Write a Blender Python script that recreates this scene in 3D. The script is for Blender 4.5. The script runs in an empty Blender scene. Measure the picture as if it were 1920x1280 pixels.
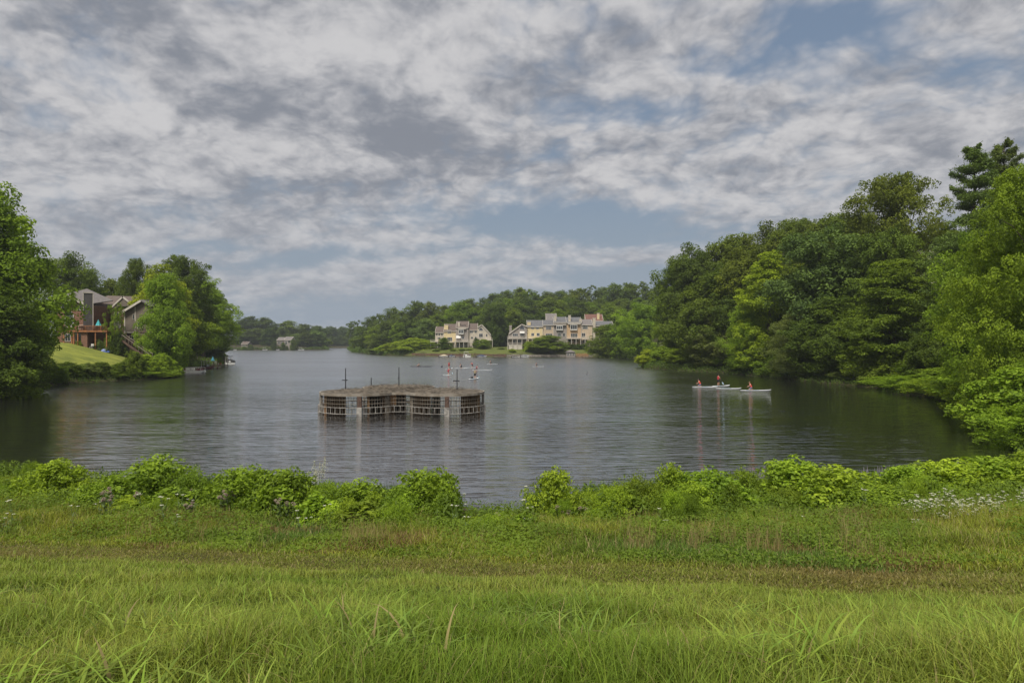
import bpy, math, random
import numpy as np
from mathutils import Vector, Matrix
random.seed(7)
SC = bpy.context.scene
COL = SC.collection
R = math.radians
HAZE = .00016
F = 1280.0; CX = 960.0; HY = 640.0; EYE = 7.0

# ------------------------------------------------------------------ camera
cam_d = bpy.data.cameras.new('camera'); cam = bpy.data.objects.new('camera', cam_d); COL.objects.link(cam)
cam.location = (0, 0, EYE); cam.rotation_euler = (R(90), 0, 0)
cam_d.lens = 24; cam_d.sensor_width = 36; cam_d.clip_start = .05; cam_d.clip_end = 20000
SC.camera = cam
SC.view_settings.view_transform = 'Standard'; SC.view_settings.look = 'None'
SC.view_settings.exposure = 0.80; SC.view_settings.gamma = 1
SC.cycles.max_bounces = 8; SC.cycles.transparent_max_bounces = 8; SC.cycles.volume_bounces = 1
SC.cycles.use_denoising = True

# ------------------------------------------------------------------ world: Nishita sky behind a broken cloud layer
SUN_EL, SUN_AZ = R(58), R(-158)           # azimuth clockwise from +Y
w = bpy.data.worlds.new('World'); SC.world = w; w.use_nodes = True
nt = w.node_tree; nt.nodes.clear()
class G:
    def __init__(s, t): s.t = t
    def n(s, ty, **k):
        o = s.t.nodes.new(ty)
        for a, b in k.items(): setattr(o, a, b)
        return o
    def put(s, sock, v):
        if isinstance(v, bpy.types.NodeSocket): s.t.links.new(v, sock)
        else:
            try: sock.default_value = v
            except Exception: sock.default_value = (*v, 1)
    def m(s, op, a, b=0.0, c=0.0, clamp=False):
        o = s.n('ShaderNodeMath', operation=op, use_clamp=clamp)
        s.put(o.inputs[0], a); s.put(o.inputs[1], b); s.put(o.inputs[2], c); return o.outputs[0]
    def v(s, op, a, b=(0, 0, 0), sc=None):
        o = s.n('ShaderNodeVectorMath', operation=op); s.put(o.inputs[0], a); s.put(o.inputs[1], b)
        if sc is not None: s.put(o.inputs[3], sc)
        return o.outputs[1] if op in ('LENGTH', 'DOT_PRODUCT') else o.outputs[0]
    def noise(s, vec, scale, detail=6, rough=.55, dist=0.0, color=False):
        o = s.n('ShaderNodeTexNoise'); s.put(o.inputs['Vector'], vec)
        o.inputs['Scale'].default_value = scale; o.inputs['Detail'].default_value = detail
        o.inputs['Roughness'].default_value = rough; o.inputs['Distortion'].default_value = dist
        return o.outputs[1] if color else o.outputs[0]
    def rng(s, x, a, b, c=0.0, d=1.0, mode='SMOOTHSTEP'):
        o = s.n('ShaderNodeMapRange', interpolation_type=mode)
        s.put(o.inputs[0], x); s.put(o.inputs[1], a); s.put(o.inputs[2], b); s.put(o.inputs[3], c); s.put(o.inputs[4], d)
        return o.outputs[0]
    def mix(s, f, a, b, mode='MIX'):
        o = s.n('ShaderNodeMix', data_type='RGBA', blend_type=mode)
        s.put(o.inputs[0], f); s.put(o.inputs[6], a); s.put(o.inputs[7], b); return o.outputs[2]
def c4(c): return (c[0], c[1], c[2], 1)
def layer_pt(px, row):                     # where a direction meets the (curved) cloud layer
    d = Vector(((px - CX) / F, 1, (HY - row) / F)).normalized()
    k = d.z + .32
    return Vector((d.x / k, d.y / k, 0))
g = G(nt)
tc = g.n('ShaderNodeTexCoord'); sp = g.n('ShaderNodeSeparateXYZ'); nt.links.new(tc.outputs['Generated'], sp.inputs[0])
dz = g.m('MAXIMUM', sp.outputs[2], 0.0); kk = g.m('ADD', dz, .32)
cb = g.n('ShaderNodeCombineXYZ'); g.put(cb.inputs[0], g.m('DIVIDE', sp.outputs[0], kk)); g.put(cb.inputs[1], g.m('DIVIDE', sp.outputs[1], kk))
P = cb.outputs[0]
warp = g.v('ADD', g.v('SCALE', g.v('SUBTRACT', g.noise(P, 2.6, 3, color=True), (.5, .5, .5)), sc=.15), g.v('SCALE', g.v('SUBTRACT', g.noise(P, 11.0, 4, .5, color=True), (.5, .5, .5)), sc=.025))
PW = g.v('ADD', P, warp)
def blobs(lst):
    tot = 0.0
    for (px, row, rx, ry, amp) in lst:
        c = layer_pt(px, row); ex = abs(layer_pt(px + rx, row).x - c.x); ey = abs(layer_pt(px, row - ry).y - layer_pt(px, row + ry).y) / 2
        q = g.v('MULTIPLY', g.v('SUBTRACT', PW, tuple(c)), (1 / ex, 1 / ey, 0))
        tot = g.m('ADD', tot, g.rng(g.v('LENGTH', q), .15, 1.3, amp, 0.0))
    return tot
shade = blobs([(740, 235, 170, 70, .50), (870, 290, 190, 55, .32), (560, 370, 230, 60, .30), (470, 190, 160, 70, .35), (260, 30, 300, 60, .42), (110, 90, 100, 40, .2),
               (990, 150, 110, 60, .40), (1110, 70, 120, 45, .34), (165, 412, 130, 34, .55), (150, 465, 110, 24, .2), (380, 110, 110, 40, .25),
               (600, 110, 190, 70, -.30), (930, 60, 130, 60, -.22), (230, 215, 150, 45, -.25), (60, 120, 80, 80, -.2), (800, 140, 160, 50, -.2), (90, 372, 90, 20, -.3)])
blue = blobs([(1560, 60, 230, 70, .36), (1180, 200, 170, 40, .26), (1420, 130, 200, 55, .30), (1000, 285, 130, 30, .16), (960, 400, 300, 50, .20), (1150, 430, 330, 42, .40), (1250, 520, 300, 30, .40), (1780, 130, 160, 60, .20),
              (1350, 300, 130, 30, .06), (105, 225, 70, 36, .20), (620, 480, 300, 24, .30), (330, 470, 200, 22, .26), (900, 570, 700, 40, .44),
              (700, 240, 300, 120, -.2), (300, 300, 320, 90, -.22), (1250, 330, 330, 70, -.05), (560, 80, 400, 90, -.25), (1650, 260, 300, 70, -.08)])
st = g.n('ShaderNodeMapping', vector_type='TEXTURE'); g.put(st.inputs[0], PW); st.inputs['Rotation'].default_value = (0, 0, R(-50)); st.inputs['Scale'].default_value = (1.2, .85, 1)
n1 = g.noise(st.outputs[0], 2.6, 10, .62)
n2 = g.noise(g.v('ADD', PW, (7, 3, 0)), 6.0, 12, .62)
n2b = g.noise(g.v('ADD', PW, (7, 2.94, 0)), 6.0, 12, .62)
vo = g.n('ShaderNodeTexVoronoi', feature='F1'); g.put(vo.inputs['Vector'], g.v('ADD', PW, (4, 1, 0))); vo.inputs['Scale'].default_value = 13; vo.inputs['Detail'].default_value = 2.0; vo.inputs['Roughness'].default_value = .6; puff = vo.outputs['Distance']
n5 = g.noise(g.v('ADD', PW, (2, 5, 0)), 26.0, 6, .6)
n3 = g.noise(g.v('ADD', PW, (1, 9, 0)), 2.2, 8, .58)
n4 = g.noise(g.v('ADD', PW, (3, 3, 0)), 19.0, 8, .62)
thick = g.m('ADD', g.m('MULTIPLY', n1, .55), g.m('ADD', g.m('MULTIPLY', n2, .35), g.m('MULTIPLY', n4, .12)))
blue = g.m('MULTIPLY', blue, g.m('ADD', .45, g.m('MULTIPLY', n2, 1.1)))
s2 = g.n('ShaderNodeMapping', vector_type='TEXTURE'); g.put(s2.inputs[0], g.v('ADD', P, g.v('SCALE', warp, sc=.4))); s2.inputs['Rotation'].default_value = (0, 0, R(-50)); s2.inputs['Scale'].default_value = (1.5, .7, 1)
wisp = g.noise(s2.outputs[0], 4.2, 10, .64)
thick = g.m('ADD', g.m('SUBTRACT', thick, blue), g.m('MULTIPLY', g.m('SUBTRACT', wisp, .48), .55))
cover = g.rng(g.m('SUBTRACT', thick, g.m('MULTIPLY', g.m('SUBTRACT', puff, .78), .20)), .10, .54)
shade = g.m('MULTIPLY', g.m('MULTIPLY', shade, 1.35), g.m('ADD', .35, g.m('MULTIPLY', n2, 1.3)))
sh = g.m('ADD', g.m('ADD', g.m('MULTIPLY', g.m('SUBTRACT', n3, .5), 1.0), g.m('ADD', g.m('MULTIPLY', g.m('SUBTRACT', n2, .5), 2.0), g.m('MULTIPLY', g.m('SUBTRACT', n4, .5), 1.2))), shade)
sh = g.m('ADD', sh, g.m('ADD', g.m('MULTIPLY', g.m('SUBTRACT', n2b, n2), 2.4), g.m('ADD', g.m('MULTIPLY', g.m('SUBTRACT', n5, .5), .5), g.m('MULTIPLY', g.m('SUBTRACT', puff, .80), .48))))
dark = g.rng(sh, -.50, .95)
sky = g.n('ShaderNodeTexSky', sky_type='NISHITA'); sky.sun_disc = False; sky.sun_elevation = SUN_EL; sky.sun_rotation = SUN_AZ
sky.air_density = 1.3; sky.dust_density = 2.5; sky.ozone_density = 1.5
skyc = g.v('SCALE', sky.outputs[0], sc=.075)
blu = g.mix(.55, skyc, (.19, .25, .345, 1))
haze_mix = g.rng(dz, .0, .30, .85, 0.0)
blu = g.mix(haze_mix, blu, (.265, .315, .385, 1))
cl = g.mix(dark, (.525, .52, .53, 1), (.21, .227, .264, 1))
cl = g.mix(g.rng(dz, .0, .26, .62, 0.0), cl, (.34, .365, .41, 1))
fin = g.mix(cover, blu, cl)
bg = g.n('ShaderNodeBackground'); g.put(bg.inputs[0], fin); bg.inputs[1].default_value = .645
wo = g.n('ShaderNodeOutputWorld'); nt.links.new(bg.outputs[0], wo.inputs[0])

# ------------------------------------------------------------------ sun behind thin cloud
sd = bpy.data.lights.new('sun', 'SUN'); so = bpy.data.objects.new('sun', sd); COL.objects.link(so)
sd.energy = 3.0; sd.angle = R(18); sd.color = (1, .95, .86)
sv = Vector((math.sin(SUN_AZ) * math.cos(SUN_EL), math.cos(SUN_AZ) * math.cos(SUN_EL), math.sin(SUN_EL)))
so.rotation_euler = sv.to_track_quat('Z', 'Y').to_euler()

# ------------------------------------------------------------------ helpers
def X(px, d): return (px - CX) / F * d
def Z(row, d): return EYE - (row - HY) / F * d
def D(row): return EYE * F / (row - HY)
def tag(o, label=None, cat=None, group=None, kind=None):
    if label: o['label'] = label
    if cat: o['category'] = cat
    if group: o['group'] = group
    if kind: o['kind'] = kind
    return o
def empty(name, loc, label, cat, group=None, rz=0):
    o = bpy.data.objects.new(name, None); COL.objects.link(o); o.empty_display_size = .3
    o.location = loc; o.rotation_euler.z = rz
    return tag(o, label, cat, group)
class MB:
    def __init__(s): s.v = []; s.f = []
    def add(s, vs, fs):
        b = len(s.v); s.v += [tuple(p) for p in vs]; s.f += [tuple(i + b for i in f) for f in fs]; return s
    def box(s, x0, x1, y0, y1, z0, z1):
        return s.add([(x0, y0, z0), (x1, y0, z0), (x1, y1, z0), (x0, y1, z0), (x0, y0, z1), (x1, y0, z1), (x1, y1, z1), (x0, y1, z1)],
                     [(0, 3, 2, 1), (4, 5, 6, 7), (0, 1, 5, 4), (1, 2, 6, 5), (2, 3, 7, 6), (3, 0, 4, 7)])
    def rbox(s, c, sz, rz):
        b = len(s.v); s.box(-sz[0] / 2, sz[0] / 2, -sz[1] / 2, sz[1] / 2, 0, sz[2]); ca, sa = math.cos(rz), math.sin(rz)
        s.v[b:] = [(c[0] + x * ca - y * sa, c[1] + x * sa + y * ca, c[2] + z) for x, y, z in s.v[b:]]; return s
    def prism(s, poly, y0, y1):            # polygon in xz extruded along y
        n = len(poly); vs = [(x, y0, z) for x, z in poly] + [(x, y1, z) for x, z in poly]
        return s.add(vs, [tuple(range(n)), tuple(range(2 * n - 1, n - 1, -1))] + [(i, i + n, (i + 1) % n + n, (i + 1) % n) for i in range(n)])
    def slab(s, poly, z0, z1):             # polygon in xy extruded along z
        n = len(poly); vs = [(x, y, z0) for x, y in poly] + [(x, y, z1) for x, y in poly]
        return s.add(vs, [tuple(range(n - 1, -1, -1)), tuple(range(n, 2 * n))] + [(i, (i + 1) % n, (i + 1) % n + n, i + n) for i in range(n)])
    def quadslab(s, a, b, c, d, t):        # sloping slab of thickness t below the four points
        q = [Vector(p) for p in (a, b, c, d)]; n = (q[1] - q[0]).cross(q[3] - q[0]).normalized()
        if n.z < 0: n = -n
        lo = [p - n * t for p in q]
        return s.add(q + lo, [(0, 1, 2, 3), (7, 6, 5, 4), (0, 4, 5, 1), (1, 5, 6, 2), (2, 6, 7, 3), (3, 7, 4, 0)])
    def tube(s, pts, rad, n=6):
        pts = [Vector(p) for p in pts]; rad = rad if isinstance(rad, (list, tuple)) else [rad] * len(pts); b = len(s.v)
        for i, p in enumerate(pts):
            t = (pts[min(i + 1, len(pts) - 1)] - pts[max(i - 1, 0)]).normalized()
            a = t.cross(Vector((0, 0, 1)) if abs(t.z) < .9 else Vector((1, 0, 0))).normalized(); c = t.cross(a)
            for k in range(n):
                an = 2 * math.pi * k / n; s.v.append(tuple(p + (a * math.cos(an) + c * math.sin(an)) * rad[i]))
        for i in range(len(pts) - 1):
            for k in range(n):
                k2 = (k + 1) % n; s.f.append((b + i * n + k, b + i * n + k2, b + (i + 1) * n + k2, b + (i + 1) * n + k))
        s.f.append(tuple(b + k for k in range(n))[::-1]); s.f.append(tuple(b + (len(pts) - 1) * n + k for k in range(n))); return s
    def lathe(s, c, prof, n=12):
        b = len(s.v)
        for r_, z in prof:
            for k in range(n): a = 2 * math.pi * k / n; s.v.append((c[0] + r_ * math.cos(a), c[1] + r_ * math.sin(a), c[2] + z))
        for i in range(len(prof) - 1):
            for k in range(n): k2 = (k + 1) % n; s.f.append((b + i * n + k, b + i * n + k2, b + (i + 1) * n + k2, b + (i + 1) * n + k))
        return s
    def arcwall(s, c, r0, r1, a0, a1, z0, z1, n=14):
        pin = [(c[0] + r0 * math.cos(R(a0 + (a1 - a0) * i / n)), c[1] + r0 * math.sin(R(a0 + (a1 - a0) * i / n))) for i in range(n + 1)]
        po = [(c[0] + r1 * math.cos(R(a0 + (a1 - a0) * i / n)), c[1] + r1 * math.sin(R(a0 + (a1 - a0) * i / n))) for i in range(n + 1)]
        for i in range(n): s.slab([pin[i], po[i], po[i + 1], pin[i + 1]], z0, z1)
        return s
    def build(s, name, mat, parent=None, smooth=False, off=None):
        me = bpy.data.meshes.new(name); vs = s.v
        if off is None and parent is not None and parent.parent is None: off = parent.location
        if off is None and parent is not None: off = parent.parent.location
        if off is not None: vs = [(x - off[0], y - off[1], z - off[2]) for x, y, z in vs]
        me.from_pydata(vs, [], s.f); me.update()
        if smooth: me.polygons.foreach_set('use_smooth', [True] * len(me.polygons))
        if mat: me.materials.append(mat)
        o = bpy.data.objects.new(name, me); COL.objects.link(o); o.parent = parent
        return o
def npmesh(name, V, faces, mat, tint=None, smooth=False):
    me = bpy.data.meshes.new(name); k = faces.shape[1]; nf = len(faces)
    me.vertices.add(len(V)); me.vertices.foreach_set('co', V.astype(np.float32).ravel())
    me.loops.add(nf * k); me.loops.foreach_set('vertex_index', faces.astype(np.int32).ravel())
    me.polygons.add(nf); me.polygons.foreach_set('loop_start', np.arange(0, nf * k, k, dtype=np.int32))
    me.polygons.foreach_set('loop_total', np.full(nf, k, dtype=np.int32))
    if smooth: me.polygons.foreach_set('use_smooth', np.ones(nf, dtype=bool))
    me.update(calc_edges=True)
    if tint is not None:
        if tint.ndim == 1:
            a = me.attributes.new('tint', 'FLOAT', 'POINT'); a.data.foreach_set('value', tint.astype(np.float32))
        else:
            a = me.attributes.new('col', 'FLOAT_COLOR', 'POINT'); a.data.foreach_set('color', np.c_[tint, np.ones(len(tint))].astype(np.float32).ravel())
    if mat: me.materials.append(mat)
    return me
def link(name, me, parent=None):
    o = bpy.data.objects.new(name, me); COL.objects.link(o); o.parent = parent; return o

# ------------------------------------------------------------------ materials
def mat(name, col, rough=.7, var=.15, scale=3.0, bump=0.0, metal=0.0, spec=.5, col2=None, stretch=(1, 1, 1), bscale=None):
    m = bpy.data.materials.new(name); m.use_nodes = True; t = m.node_tree; g = G(t)
    b = t.nodes['Principled BSDF']; tc = g.n('ShaderNodeTexCoord'); mp = g.n('ShaderNodeMapping'); g.put(mp.inputs[0], tc.outputs['Object']); mp.inputs['Scale'].default_value = stretch
    nz = g.noise(mp.outputs[0], scale, 6, .6)
    c2 = col2 if col2 else tuple(min(1, x * (1 + 2 * var)) for x in col); c1 = col if col2 else tuple(x * (1 - 2 * var) for x in col)
    g.put(b.inputs['Base Color'], g.mix(g.rng(nz, .3, .7), c4(c1), c4(c2)))
    b.inputs['Roughness'].default_value = rough; b.inputs['Metallic'].default_value = metal; b.inputs['Specular IOR Level'].default_value = spec
    if bump:
        bp = g.n('ShaderNodeBump'); bp.inputs['Strength'].default_value = bump; bp.inputs['Distance'].default_value = .05
        g.put(bp.inputs['Height'], g.noise(mp.outputs[0], bscale or scale * 3, 6, .6)); g.put(b.inputs['Normal'], bp.outputs[0])
    return m
def foliage(name, trans=.35, rough=.55, attr='tint', objcol=True, base=None, spec=.3):
    m = bpy.data.materials.new(name); m.use_nodes = True; t = m.node_tree; g = G(t); b = t.nodes['Principled BSDF']; out = t.nodes['Material Output']
    at = g.n('ShaderNodeAttribute', attribute_name=attr)
    if attr == 'col': c = at.outputs['Color']
    else:
        oc = g.n('ShaderNodeObjectInfo').outputs['Color'] if objcol else c4(base)
        lo = g.mix(1.0, oc, (.62, .66, .75, 1), 'MULTIPLY'); hi = g.mix(1.0, oc, (1.40, 1.34, 1.15, 1), 'MULTIPLY')
        c = g.mix(at.outputs['Fac'], lo, hi)
    g.put(b.inputs['Base Color'], c); b.inputs['Roughness'].default_value = rough; b.inputs['Specular IOR Level'].default_value = spec
    tr = g.n('ShaderNodeBsdfTranslucent'); g.put(tr.inputs[0], g.mix(1.0, c, (1.25, 1.25, .6, 1), 'MULTIPLY'))
    ms = g.n('ShaderNodeMixShader'); ms.inputs[0].default_value = trans; t.links.new(b.outputs[0], ms.inputs[1]); t.links.new(tr.outputs[0], ms.inputs[2]); t.links.new(ms.outputs[0], out.inputs[0])
    return m
def siding(name, col, pitch=.2, vert=False):
    m = mat(name, col, .75, .07, 1.2); t = m.node_tree; g = G(t); b = t.nodes['Principled BSDF']
    tc = g.n('ShaderNodeTexCoord'); wv = g.n('ShaderNodeTexWave', wave_profile='SAW', bands_direction='X' if vert else 'Z'); g.put(wv.inputs[0], tc.outputs['Object']); wv.inputs['Scale'].default_value = .314 / pitch
    bp = g.n('ShaderNodeBump'); bp.inputs['Strength'].default_value = .6; bp.inputs['Distance'].default_value = .03; g.put(bp.inputs['Height'], wv.outputs[1]); g.put(b.inputs['Normal'], bp.outputs[0]); return m
def brickm(name, c1, c2, mortar):
    m = bpy.data.materials.new(name); m.use_nodes = True; t = m.node_tree; g = G(t); b = t.nodes['Principled BSDF']
    tc = g.n('ShaderNodeTexCoord'); mp = g.n('ShaderNodeMapping'); g.put(mp.inputs[0], tc.outputs['Object']); mp.inputs['Rotation'].default_value = (R(90), 0, 0)
    br = g.n('ShaderNodeTexBrick'); g.put(br.inputs[0], mp.outputs[0]); br.inputs['Scale'].default_value = 2.2
    br.inputs['Color1'].default_value = c4(c1); br.inputs['Color2'].default_value = c4(c2); br.inputs['Mortar'].default_value = c4(mortar); br.inputs['Mortar Size'].default_value = .012
    nz = g.noise(tc.outputs['Object'], 1.1, 6)
    g.put(b.inputs['Base Color'], g.mix(g.rng(nz, .3, .75, 0, .5), br.outputs[0], c4([x * .55 for x in c1]))); b.inputs['Roughness'].default_value = .85; return m
M = dict(
    bark=mat('bark', (.055, .042, .03), .9, .3, 2, .6, stretch=(4, 4, .6)),
    leaf=foliage('leaf', .42, .6, spec=.12), needle=foliage('needle', .25, .6, spec=.12), herb=foliage('herb', .42, .55, spec=.15), blade=foliage('blade', .42, .55, 'col', spec=.15),
    flower=mat('white_petals', (.48, .48, .36), .8), pink=mat('dusty_pink_petals', (.24, .18, .14), .85, .2, 40), spike=mat('grey_purple_spike', (.20, .18, .21), .85),
    plume=mat('cream_plume', (.40, .40, .28), .85, .2, 10), stem=mat('green_stem', (.08, .12, .03), .7),
    conc=mat('stained_concrete', (.13, .105, .075), .9, .2, 1.2, .4, col2=(.27, .24, .20), stretch=(1, 1, .7)),
    pale=mat('pale_concrete', (.12, .11, .10), .85, .2, 2.5, .3, col2=(.33, .31, .28)),
    rustwall=mat('rust_stained_wall', (.18, .10, .05), .85, .2, .9, .3, col2=(.50, .28, .12), stretch=(1, 1, .5)),
    rust=mat('rusty_steel', (.09, .055, .04), .7, .3, 9, 0, .3), dsteel=mat('dark_steel', (.05, .05, .055), .5, .1, 5, 0, .6),
    debris=mat('dry_debris', (.04, .034, .025), .95, .2, 2.5, .9, col2=(.14, .112, .082), bscale=14),
    white=mat('white_trim', (.50, .485, .45), .6, .06), offw=mat('offwhite_trim', (.45, .41, .35), .65, .07), glass=mat('dark_window_glass', (.03, .035, .04), .08, .1, .5, 0, 0, 1.0),
    brick=brickm('red_brown_brick', (.20, .095, .055), (.15, .07, .042), (.18, .13, .10)), brickd=brickm('dark_brick', (.11, .045, .03), (.09, .04, .03), (.12, .08, .06)),
    tansid=siding('tan_siding', (.42, .33, .23)), yelsid=siding('cream_yellow_siding', (.56, .45, .25)), greysid=siding('warm_grey_siding', (.24, .21, .185)),
    paleside=siding('pale_beige_siding', (.43, .38, .30)), tanor=siding('ochre_siding', (.42, .29, .17)), brownsid=siding('brown_grey_vertical_siding', (.13, .105, .08), .3, True), chims=siding('charcoal_siding', (.055, .05, .048), .3, True),
    roofb=mat('brown_shingles', (.10, .075, .062), .9, .15, 2, .5, stretch=(1, 1, 5)), roofg=mat('grey_shingles', (.10, .10, .105), .9, .15, 2, .5, stretch=(1, 1, 5)), roofl=mat('weathered_grey_shingles', (.14, .125, .12), .9, .12, 2, .5, stretch=(1, 1, 5)),
    roofr=mat('red_tiles', (.13, .06, .045), .9, .15, 2), deck=mat('orange_stained_wood', (.25, .10, .035), .7, .2, 2, .2), oldwood=mat('weathered_wood', (.16, .13, .10), .85, .2, 3, .3), dwood=mat('dark_brown_wood', (.06, .032, .02), .8, .2, 3),
    teal=mat('teal_canvas', (.05, .33, .36), .8), sky=mat('light_blue_canvas', (.12, .42, .58), .8), blue=mat('navy_canvas', (.02, .035, .09), .7), tarp=mat('bright_blue_tarp', (.015, .055, .22), .5),
    hull=mat('white_gelcoat', (.66, .66, .62), .25, .04), tanhull=mat('tan_canvas_cover', (.42, .36, .24), .8), greycov=mat('grey_canvas_cover', (.12, .12, .125), .8), redb=mat('maroon_paint', (.12, .03, .03), .4), board=mat('white_foam_board', (.72, .74, .74), .35, .03), pad=mat('blue_grey_deck_pad', (.2, .28, .33), .7),
    skin=mat('skin', (.48, .27, .19), .5, .04), skin2=mat('tanned_skin', (.42, .22, .14), .5, .04), hair=mat('dark_hair', (.03, .02, .015), .6), hairb=mat('light_brown_hair', (.16, .09, .04), .6),
    vest=mat('red_life_vest', (.55, .05, .03), .6, .1, 8), vest2=mat('crimson_shirt', (.30, .02, .025), .7), black=mat('black_cloth', (.015, .015, .018), .8), shorts=mat('blue_grey_shorts', (.12, .13, .20), .8), khaki=mat('khaki_cloth', (.23, .19, .11), .8),
    wall=mat('brown_timber_retaining_wall', (.10, .055, .035), .9, .25, 1.5, .4), fence=mat('orange_brown_wood', (.26, .14, .05), .8, .2, 2), stone=mat('rough_stone', (.18, .16, .13), .9, .25, 2, .6), clay=mat('terracotta', (.35, .14, .06), .8),
)

# ------------------------------------------------------------------ terrain
def uv(u, d): return (u * d, d)
def pr(px, row=None, d=None):
    d = D(row) if d is None else d; return (X(px, d), d)
NEAR = [(-1.3, 31), (-.9, 34), (-.75, 34), (-.5, 30), (-.3, 28.6), (-.12, 27.6), (-.06, 26), (.0, 26), (.04, 27.4), (.1, 27.8), (.25, 28.6), (.4, 29.4), (.6, 31), (.72, 33.5), (.80, 37)]
LAKE = [uv(*a) for a in NEAR] + [pr(*a) for a in [(1925, 850), (1890, 832), (1850, 800), (1800, 766), (1745, 745), (1668, 737), (1650, 727), (1600, 723), (1500, 713), (1430, 706), (1360, 699.5), (1290, 696), (1215, 691), (1200, 686)]] \
    + [(X(1215, 256), 256), (X(1238, 318), 318)] + [pr(*a) for a in [(1180, 668), (1060, 668.8), (950, 668.5), (800, 667.6), (775, 667), (722, 666), (700, 663.5), (662, 660)]] \
    + [(X(657, 527), 527), (X(652, 600), 600), (X(657, 715), 715), (X(640, 747), 747), (X(612, 747), 747), (X(616, 570), 570), (X(540, 556), 556), (X(440, 545), 545), (X(395, 500), 500), (X(415, 330), 330), (X(425, 249), 249), (X(420, 213), 213)] \
    + [pr(*a) for a in [(396, 687), (350, 696), (338, 702), (334, 707), (280, 711), (200, 714.5), (120, 721), (84, 725), (70, 737), (20, 743), (-40, 752), (-150, 780)]] + [uv(-1.2, 44), uv(-1.4, 38)]
LA = np.array(LAKE); LB = np.roll(LA, -1, axis=0)
def sdf(x, y):
    best = np.full(x.shape, 1e9); ins = np.zeros(x.shape, bool)
    for (ax, ay), (bx, by) in zip(LA, LB):
        ex, ey = bx - ax, by - ay; t = np.clip(((x - ax) * ex + (y - ay) * ey) / (ex * ex + ey * ey), 0, 1)
        best = np.minimum(best, np.hypot(x - ax - t * ex, y - ay - t * ey))
        c = ((ay > y) != (by > y)) & (x < ex * (y - ay) / (ey if abs(ey) > 1e-9 else 1e-9) + ax); ins ^= c
    return np.where(ins, -best, best)
def sm(a, b, x): t = np.clip((x - a) / (b - a), 0, 1); return t * t * (3 - 2 * t)
UU = [-.75, 0, .75]
def dA(u): return np.interp(u, UU, [15.0, 12.0, 9.3])
def dB(u): return np.interp(u, UU, [18.0, 14.6, 12.4])
def dS(u): return np.interp(u, [a for a, b in NEAR], [b for a, b in NEAR])
def prof(u, d):
    a, b, s = dA(u), dB(u), dS(u)
    za = EYE - np.interp(u, UU, [.322, .352, .388]) * a; zb = EYE - np.interp(u, UU, [.296, .322, .336]) * b
    z0 = 5.42
    r = np.where(d < 3.2, 5.42 + .05 * (3.2 - np.maximum(d, 0)), 0.)
    m1 = (d >= 3.2) & (d < a); r = np.where(m1, z0 + (za - z0) * (d - 3.2) / (a - 3.2), r)
    m2 = (d >= a) & (d < b); r = np.where(m2, za + (zb - za) * (d - a) / (b - a), r)
    m3 = d >= b; r = np.where(m3, zb + (.12 - zb) * np.clip((d - b) / (s - b), 0, 1), r)
    return r
SS = [0, 4, 10, 20, 30, 60, 100, 200, 2000]
TL = [.3, 1.3, 3.8, 6.6, 7.2, 8.0, 9, 12, 25]
TF = [.3, 1.0, 1.5, 2.5, 3, 5, 8, 14, 30]
TC = [.9, 1.9, 2.9, 3.9, 4.3, 8, 13, 16, 25]
TR = [.3, .9, 2.0, 5, 7.5, 12, 15, 16, 25]
def ht(x, y):
    x = np.asarray(x, float); y = np.asarray(y, float); s = sdf(x, y)
    u = np.clip(x / np.maximum(y, 3.0), -1.3, 1.3); px = CX + u * F
    wl = np.interp(px, [420, 450], [1, 0]); wf = np.interp(px, [420, 450, 650, 700], [0, 1, 1, 0]); wc = np.interp(px, [650, 700, 1190, 1260], [0, 1, 1, 0]); wr = np.interp(px, [1190, 1260], [0, 1])
    sp_ = np.maximum(s, 0)
    h = wl * np.interp(sp_, SS, TL) + wf * np.interp(sp_, SS, TF) + wc * np.interp(sp_, SS, TC) + wr * np.interp(sp_, SS, TR)
    h = h + .5 * np.sin(x * .045 + 1) * np.sin(y * .05) * sm(8, 60, sp_)
    fg = 1 - sm(36, 52, y + .0 * x)
    side = 1 - sm(.95, 1.25, np.abs(u)) * sm(20, 40, y)
    p = prof(u, y) + .05 * np.sin(x * 1.3 + y * .7) * np.sin(y * 1.9 - x * .4)
    h = h * (1 - fg * side) + p * fg * side
    return np.where(s < 0, -np.minimum(1.6, .02 + .3 * -s), np.maximum(h * sm(-.2, 1.2, s) + .04, .04))
def h1(x, y): return float(ht(np.array([x]), np.array([y]))[0])
ang = np.r_[np.arange(-55, 55.01, .4), np.arange(58, 302, 4.)]
rad = np.r_[.3, 1.0 * 1.031 ** np.arange(0, 268)]
AA, RR = np.meshgrid(np.radians(ang), rad, indexing='ij'); TX = np.sin(AA) * RR; TY = np.cos(AA) * RR
TZ = ht(TX.ravel(), TY.ravel()).reshape(TX.shape)
na, nr = TX.shape; idx = np.arange(na * nr).reshape(na, nr); i2 = np.roll(idx, -1, axis=0)
FQ = np.stack([idx[:, :-1], i2[:, :-1], i2[:, 1:], idx[:, 1:]], -1).reshape(-1, 4)[:, ::-1]
cent = np.array([[0, 0, h1(0, 0.01)]])
sX, sY = TX.ravel(), TY.ravel(); sd_ = sdf(sX, sY); su = np.clip(sX / np.maximum(sY, 3), -1.3, 1.3); spx = CX + su * F
colr = np.tile(np.array([.045, .042, .022]), (len(sX), 1))
def paint(mask, c):
    global colr
    mk = np.clip(mask, 0, 1)[:, None]; colr = colr * (1 - mk) + np.array(c) * mk
paint(1 - sm(36, 48, sY), (.055, .075, .018))
strip = sm(-.5, .5, sY - dA(su)) * (1 - sm(-.6, .6, sY - dB(su))) * (sY < 30)
paint(strip, (.105, .095, .032))
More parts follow.
